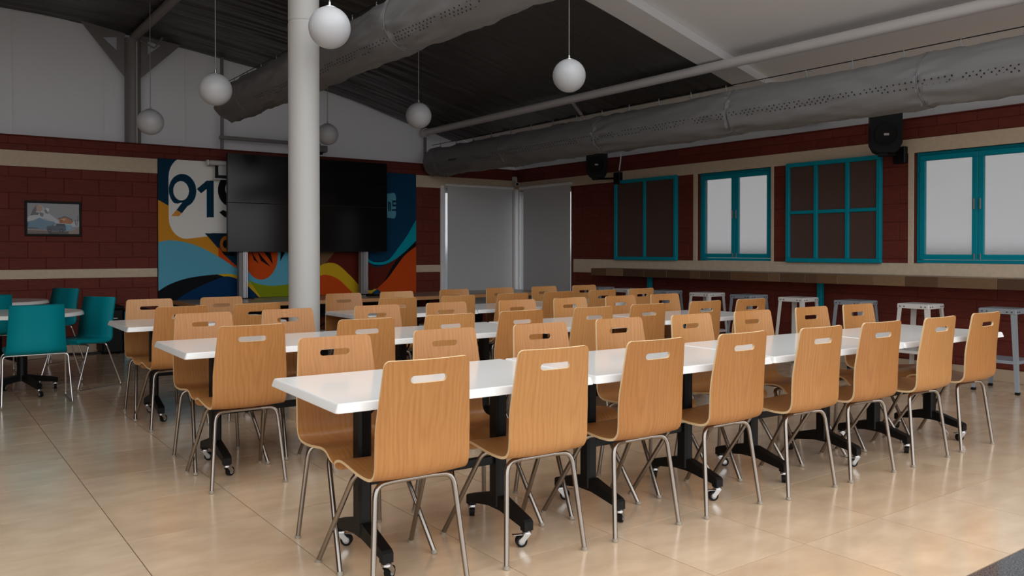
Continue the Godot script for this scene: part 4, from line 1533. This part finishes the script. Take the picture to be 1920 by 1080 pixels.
# ------------------------------------------------------------------ globe lamps
func build_lamps() -> void:
	var g := [
		[2.467, 2.898, -5.598, "white globe pendant in front of the round pillar, largest of all"],
		[2.341, 2.80, -7.905, "white globe pendant at the end of the left duct"],
		[2.308, 2.796, -10.329, "white globe pendant beside the gable post at left"],
		[4.845, 2.871, -8.473, "white globe pendant left of the white roof pipe end"],
		[4.778, 2.925, -10.922, "white globe pendant just right of the pillar, smallest of all"],
		[4.855, 2.877, -5.756, "white globe pendant alone in front of the dark roof lining"]]
	var gm := new_st()
	var prof := []
	for k in 25:
		var a := PI * k / 24.0
		prof.append(Vector2(sin(a) * 0.15, -cos(a) * 0.15))
	var sph := SphereMesh.new()
	sph.radius = 0.15
	sph.height = 0.30
	sph.radial_segments = 48
	sph.rings = 24
	gm.append_from(sph, 0, Transform3D.IDENTITY)
	var globe: ArrayMesh = gm.commit()
	for e in g:
		var t := thing("globe_pendant", e[3], "lamp", Vector3(e[0], e[1], e[2]), 0.0, "white globe pendants")
		put(t, "globe", globe, M.opal)
		put(t, "cap", lathe_mesh([Vector2(0.05, 0.138), Vector2(0.048, 0.147), Vector2(0.012, 0.156), Vector2(0.009, 0.185), Vector2(0, 0.187)], 20), M.zinc)
		put(t, "cord", tube_mesh([Vector3(0, 0.18, 0), Vector3(0, roof_y(e[0]) - e[1] - 0.03, 0)], 0.0045, 6), M.clip)

# ------------------------------------------------------------------ speakers and other small things
func speaker(at: Vector3, turn: float, label: String, wall_z: float) -> void:
	var t := thing("wall_speaker", label, "speaker", at, turn, "black wall speakers")
	var st := new_st()
	var poly := PackedVector2Array([Vector2(-0.15, 0.26), Vector2(0.15, 0.26), Vector2(0.155, 0.24), Vector2(0.155, -0.08), Vector2(0.12, -0.15), Vector2(0.08, -0.175), Vector2(-0.08, -0.175), Vector2(-0.12, -0.15), Vector2(-0.155, -0.08), Vector2(-0.155, 0.24)])
	extrude(st, poly, -0.12, 0.1, xy)
	put(t, "cabinet", st.commit(), M.black_plastic)
	put(t, "woofer_ring", lathe_mesh([Vector2(0.118, 0.0), Vector2(0.118, 0.012), Vector2(0.108, 0.014), Vector2(0.085, 0.006), Vector2(0.03, 0.002), Vector2(0, 0.006)], 32), M.rubber, Vector3(0, 0.01, 0.1), Vector3(PI / 2, 0, 0))
	put(t, "badge", box_mesh(Vector3(-0.025, 0.0, 0.112), Vector3(0.025, 0.022, 0.118), 0.002), M.badge)
	put(t, "base_block", box_mesh(Vector3(-0.07, -0.205, -0.06), Vector3(0.02, -0.172, 0.06), 0.005), M.black_plastic)
	var inv := t.transform.affine_inverse()
	var wall := Vector3(XR - 0.07, at.y - 0.17, wall_z)
	put(t, "arm", tube_mesh([Vector3(-0.03, -0.19, 0), inv * wall], 0.016, 10), M.black_steel)
	var c: Vector3 = inv * (wall + Vector3(0.03, 0.0, 0))
	put(t, "wall_bracket", box_mesh(Vector3(-0.04, -0.09, -0.065), Vector3(0.045, 0.09, 0.065), 0.006), M.black_steel, c, Vector3(0, -turn, 0))

func build_small() -> void:
	speaker(Vector3(8.30, 2.55, -9.20), deg_to_rad(-45), "black wall speaker near the room corner beside the two pane panel", -9.12)
	speaker(Vector3(8.32, 2.49, -4.71), deg_to_rad(-55), "black wall speaker over the window wall between panel and near window", -4.73)
	# security camera in the corner
	var t := thing("security_camera", "small white security camera in the room corner above the blinds", "camera", Vector3(XR - 0.1, 2.46, ZB + 0.12), 0.3)
	put(t, "body", tube_mesh([Vector3(-0.09, -0.015, 0.10), Vector3(0.02, 0.0, 0.0)], 0.034, 16), M.camera_white)
	put(t, "lens", tube_mesh([Vector3(-0.094, -0.0155, 0.104), Vector3(-0.088, -0.0148, 0.098)], 0.026, 16), M.black_plastic)
	put(t, "arm", tube_mesh(bend([Vector3(-0.02, 0.0, 0.03), Vector3(0.0, 0.09, 0.02), Vector3(0.06, 0.09, -0.04)], 0.03), 0.013, 8), M.camera_white)
	put(t, "base", box_mesh(Vector3(0.03, 0.05, -0.11), Vector3(0.095, 0.13, -0.03), 0.01), M.camera_white)
	# projector unit on the gable rail
	t = thing("ceiling_projector", "grey projector unit on the rail right of the pillar", "projector", Vector3(5.0, 2.80, ZB - 0.02))
	put(t, "body", box_mesh(Vector3(-0.14, -0.035, -0.08), Vector3(0.11, 0.065, 0.12), 0.015), M.steel_grey)
	put(t, "under_tray", box_mesh(Vector3(-0.14, -0.07, -0.07), Vector3(0.04, -0.035, 0.1), 0.008), M.black_steel)
	put(t, "stem", tube_mesh([Vector3(-0.05, 0.06, -0.03), Vector3(-0.05, 0.1, -0.03)], 0.012, 8), M.black_steel)
	# white conduit above the far speaker
	t = thing("cable_conduit", "white cable conduit running down to the far speaker bracket", "conduit", Vector3(XR - 0.02, 2.5, -9.1))
	put(t, "tube", tube_mesh(bend([Vector3(0, 0.25, 0.02), Vector3(0, 0.1, 0.0), Vector3(0, 0.0, -0.02)], 0.04), 0.011, 8), M.camera_white)
	# dark boxes and a cable on the floor by the back wall
	t = thing("equipment_case", "black equipment case on the floor by the brick wall", "case", Vector3(2.06, 0, -11.42))
	put(t, "body", box_mesh(Vector3(-0.12, 0.02, -0.22), Vector3(0.12, 0.56, 0.20), 0.015), M.black_plastic)
	put(t, "lid", box_mesh(Vector3(-0.13, 0.56, -0.23), Vector3(0.13, 0.60, 0.21), 0.012), M.rubber)
	put(t, "handle", tube_mesh(bend([Vector3(-0.05, 0.45, 0.2), Vector3(-0.05, 0.45, 0.235), Vector3(0.05, 0.45, 0.235), Vector3(0.05, 0.45, 0.2)], 0.012), 0.008, 8), M.zinc)
	for s in [-1.0, 1.0]:
		put(t, "runner", box_mesh(Vector3(s * 0.09 - 0.02, 0, -0.2), Vector3(s * 0.09 + 0.02, 0.02, 0.18), 0.004), M.rubber)
	t = thing("storage_cube", "black open cube with a teal front edge beside the equipment case", "storage cube", Vector3(2.36, 0, -11.46))
	put(t, "back_panel", box_mesh(Vector3(-0.15, 0.0, -0.2), Vector3(0.15, 0.52, -0.18), 0.003), M.black_plastic)
	for s in [-1.0, 1.0]:
		put(t, "side_panel", box_mesh(Vector3(s * 0.15 - 0.01, 0, -0.18), Vector3(s * 0.15 + 0.01, 0.52, 0.2), 0.003), M.black_plastic)
		put(t, "edge_strip", box_mesh(Vector3(s * 0.15 - 0.011, 0.0, 0.2), Vector3(s * 0.15 + 0.011, 0.52, 0.206), 0.002), M.teal_paint)
	put(t, "shelf", box_mesh(Vector3(-0.14, 0.0, -0.18), Vector3(0.14, 0.09, 0.195), 0.003), M.case_white)
	put(t, "top_panel", box_mesh(Vector3(-0.16, 0.52, -0.2), Vector3(0.16, 0.54, 0.2), 0.003), M.black_plastic)
	t = thing("floor_cable", "black cable lying on the floor left of the equipment case", "cable", Vector3(1.75, 0.0, -11.5))
	put(t, "cable", tube_mesh(bend([Vector3(-0.14, 0.012, 0.02), Vector3(0.0, 0.012, 0.12), Vector3(0.1, 0.012, 0.08), Vector3(0.2, 0.012, 0.1)], 0.08), 0.012, 8), M.cable)
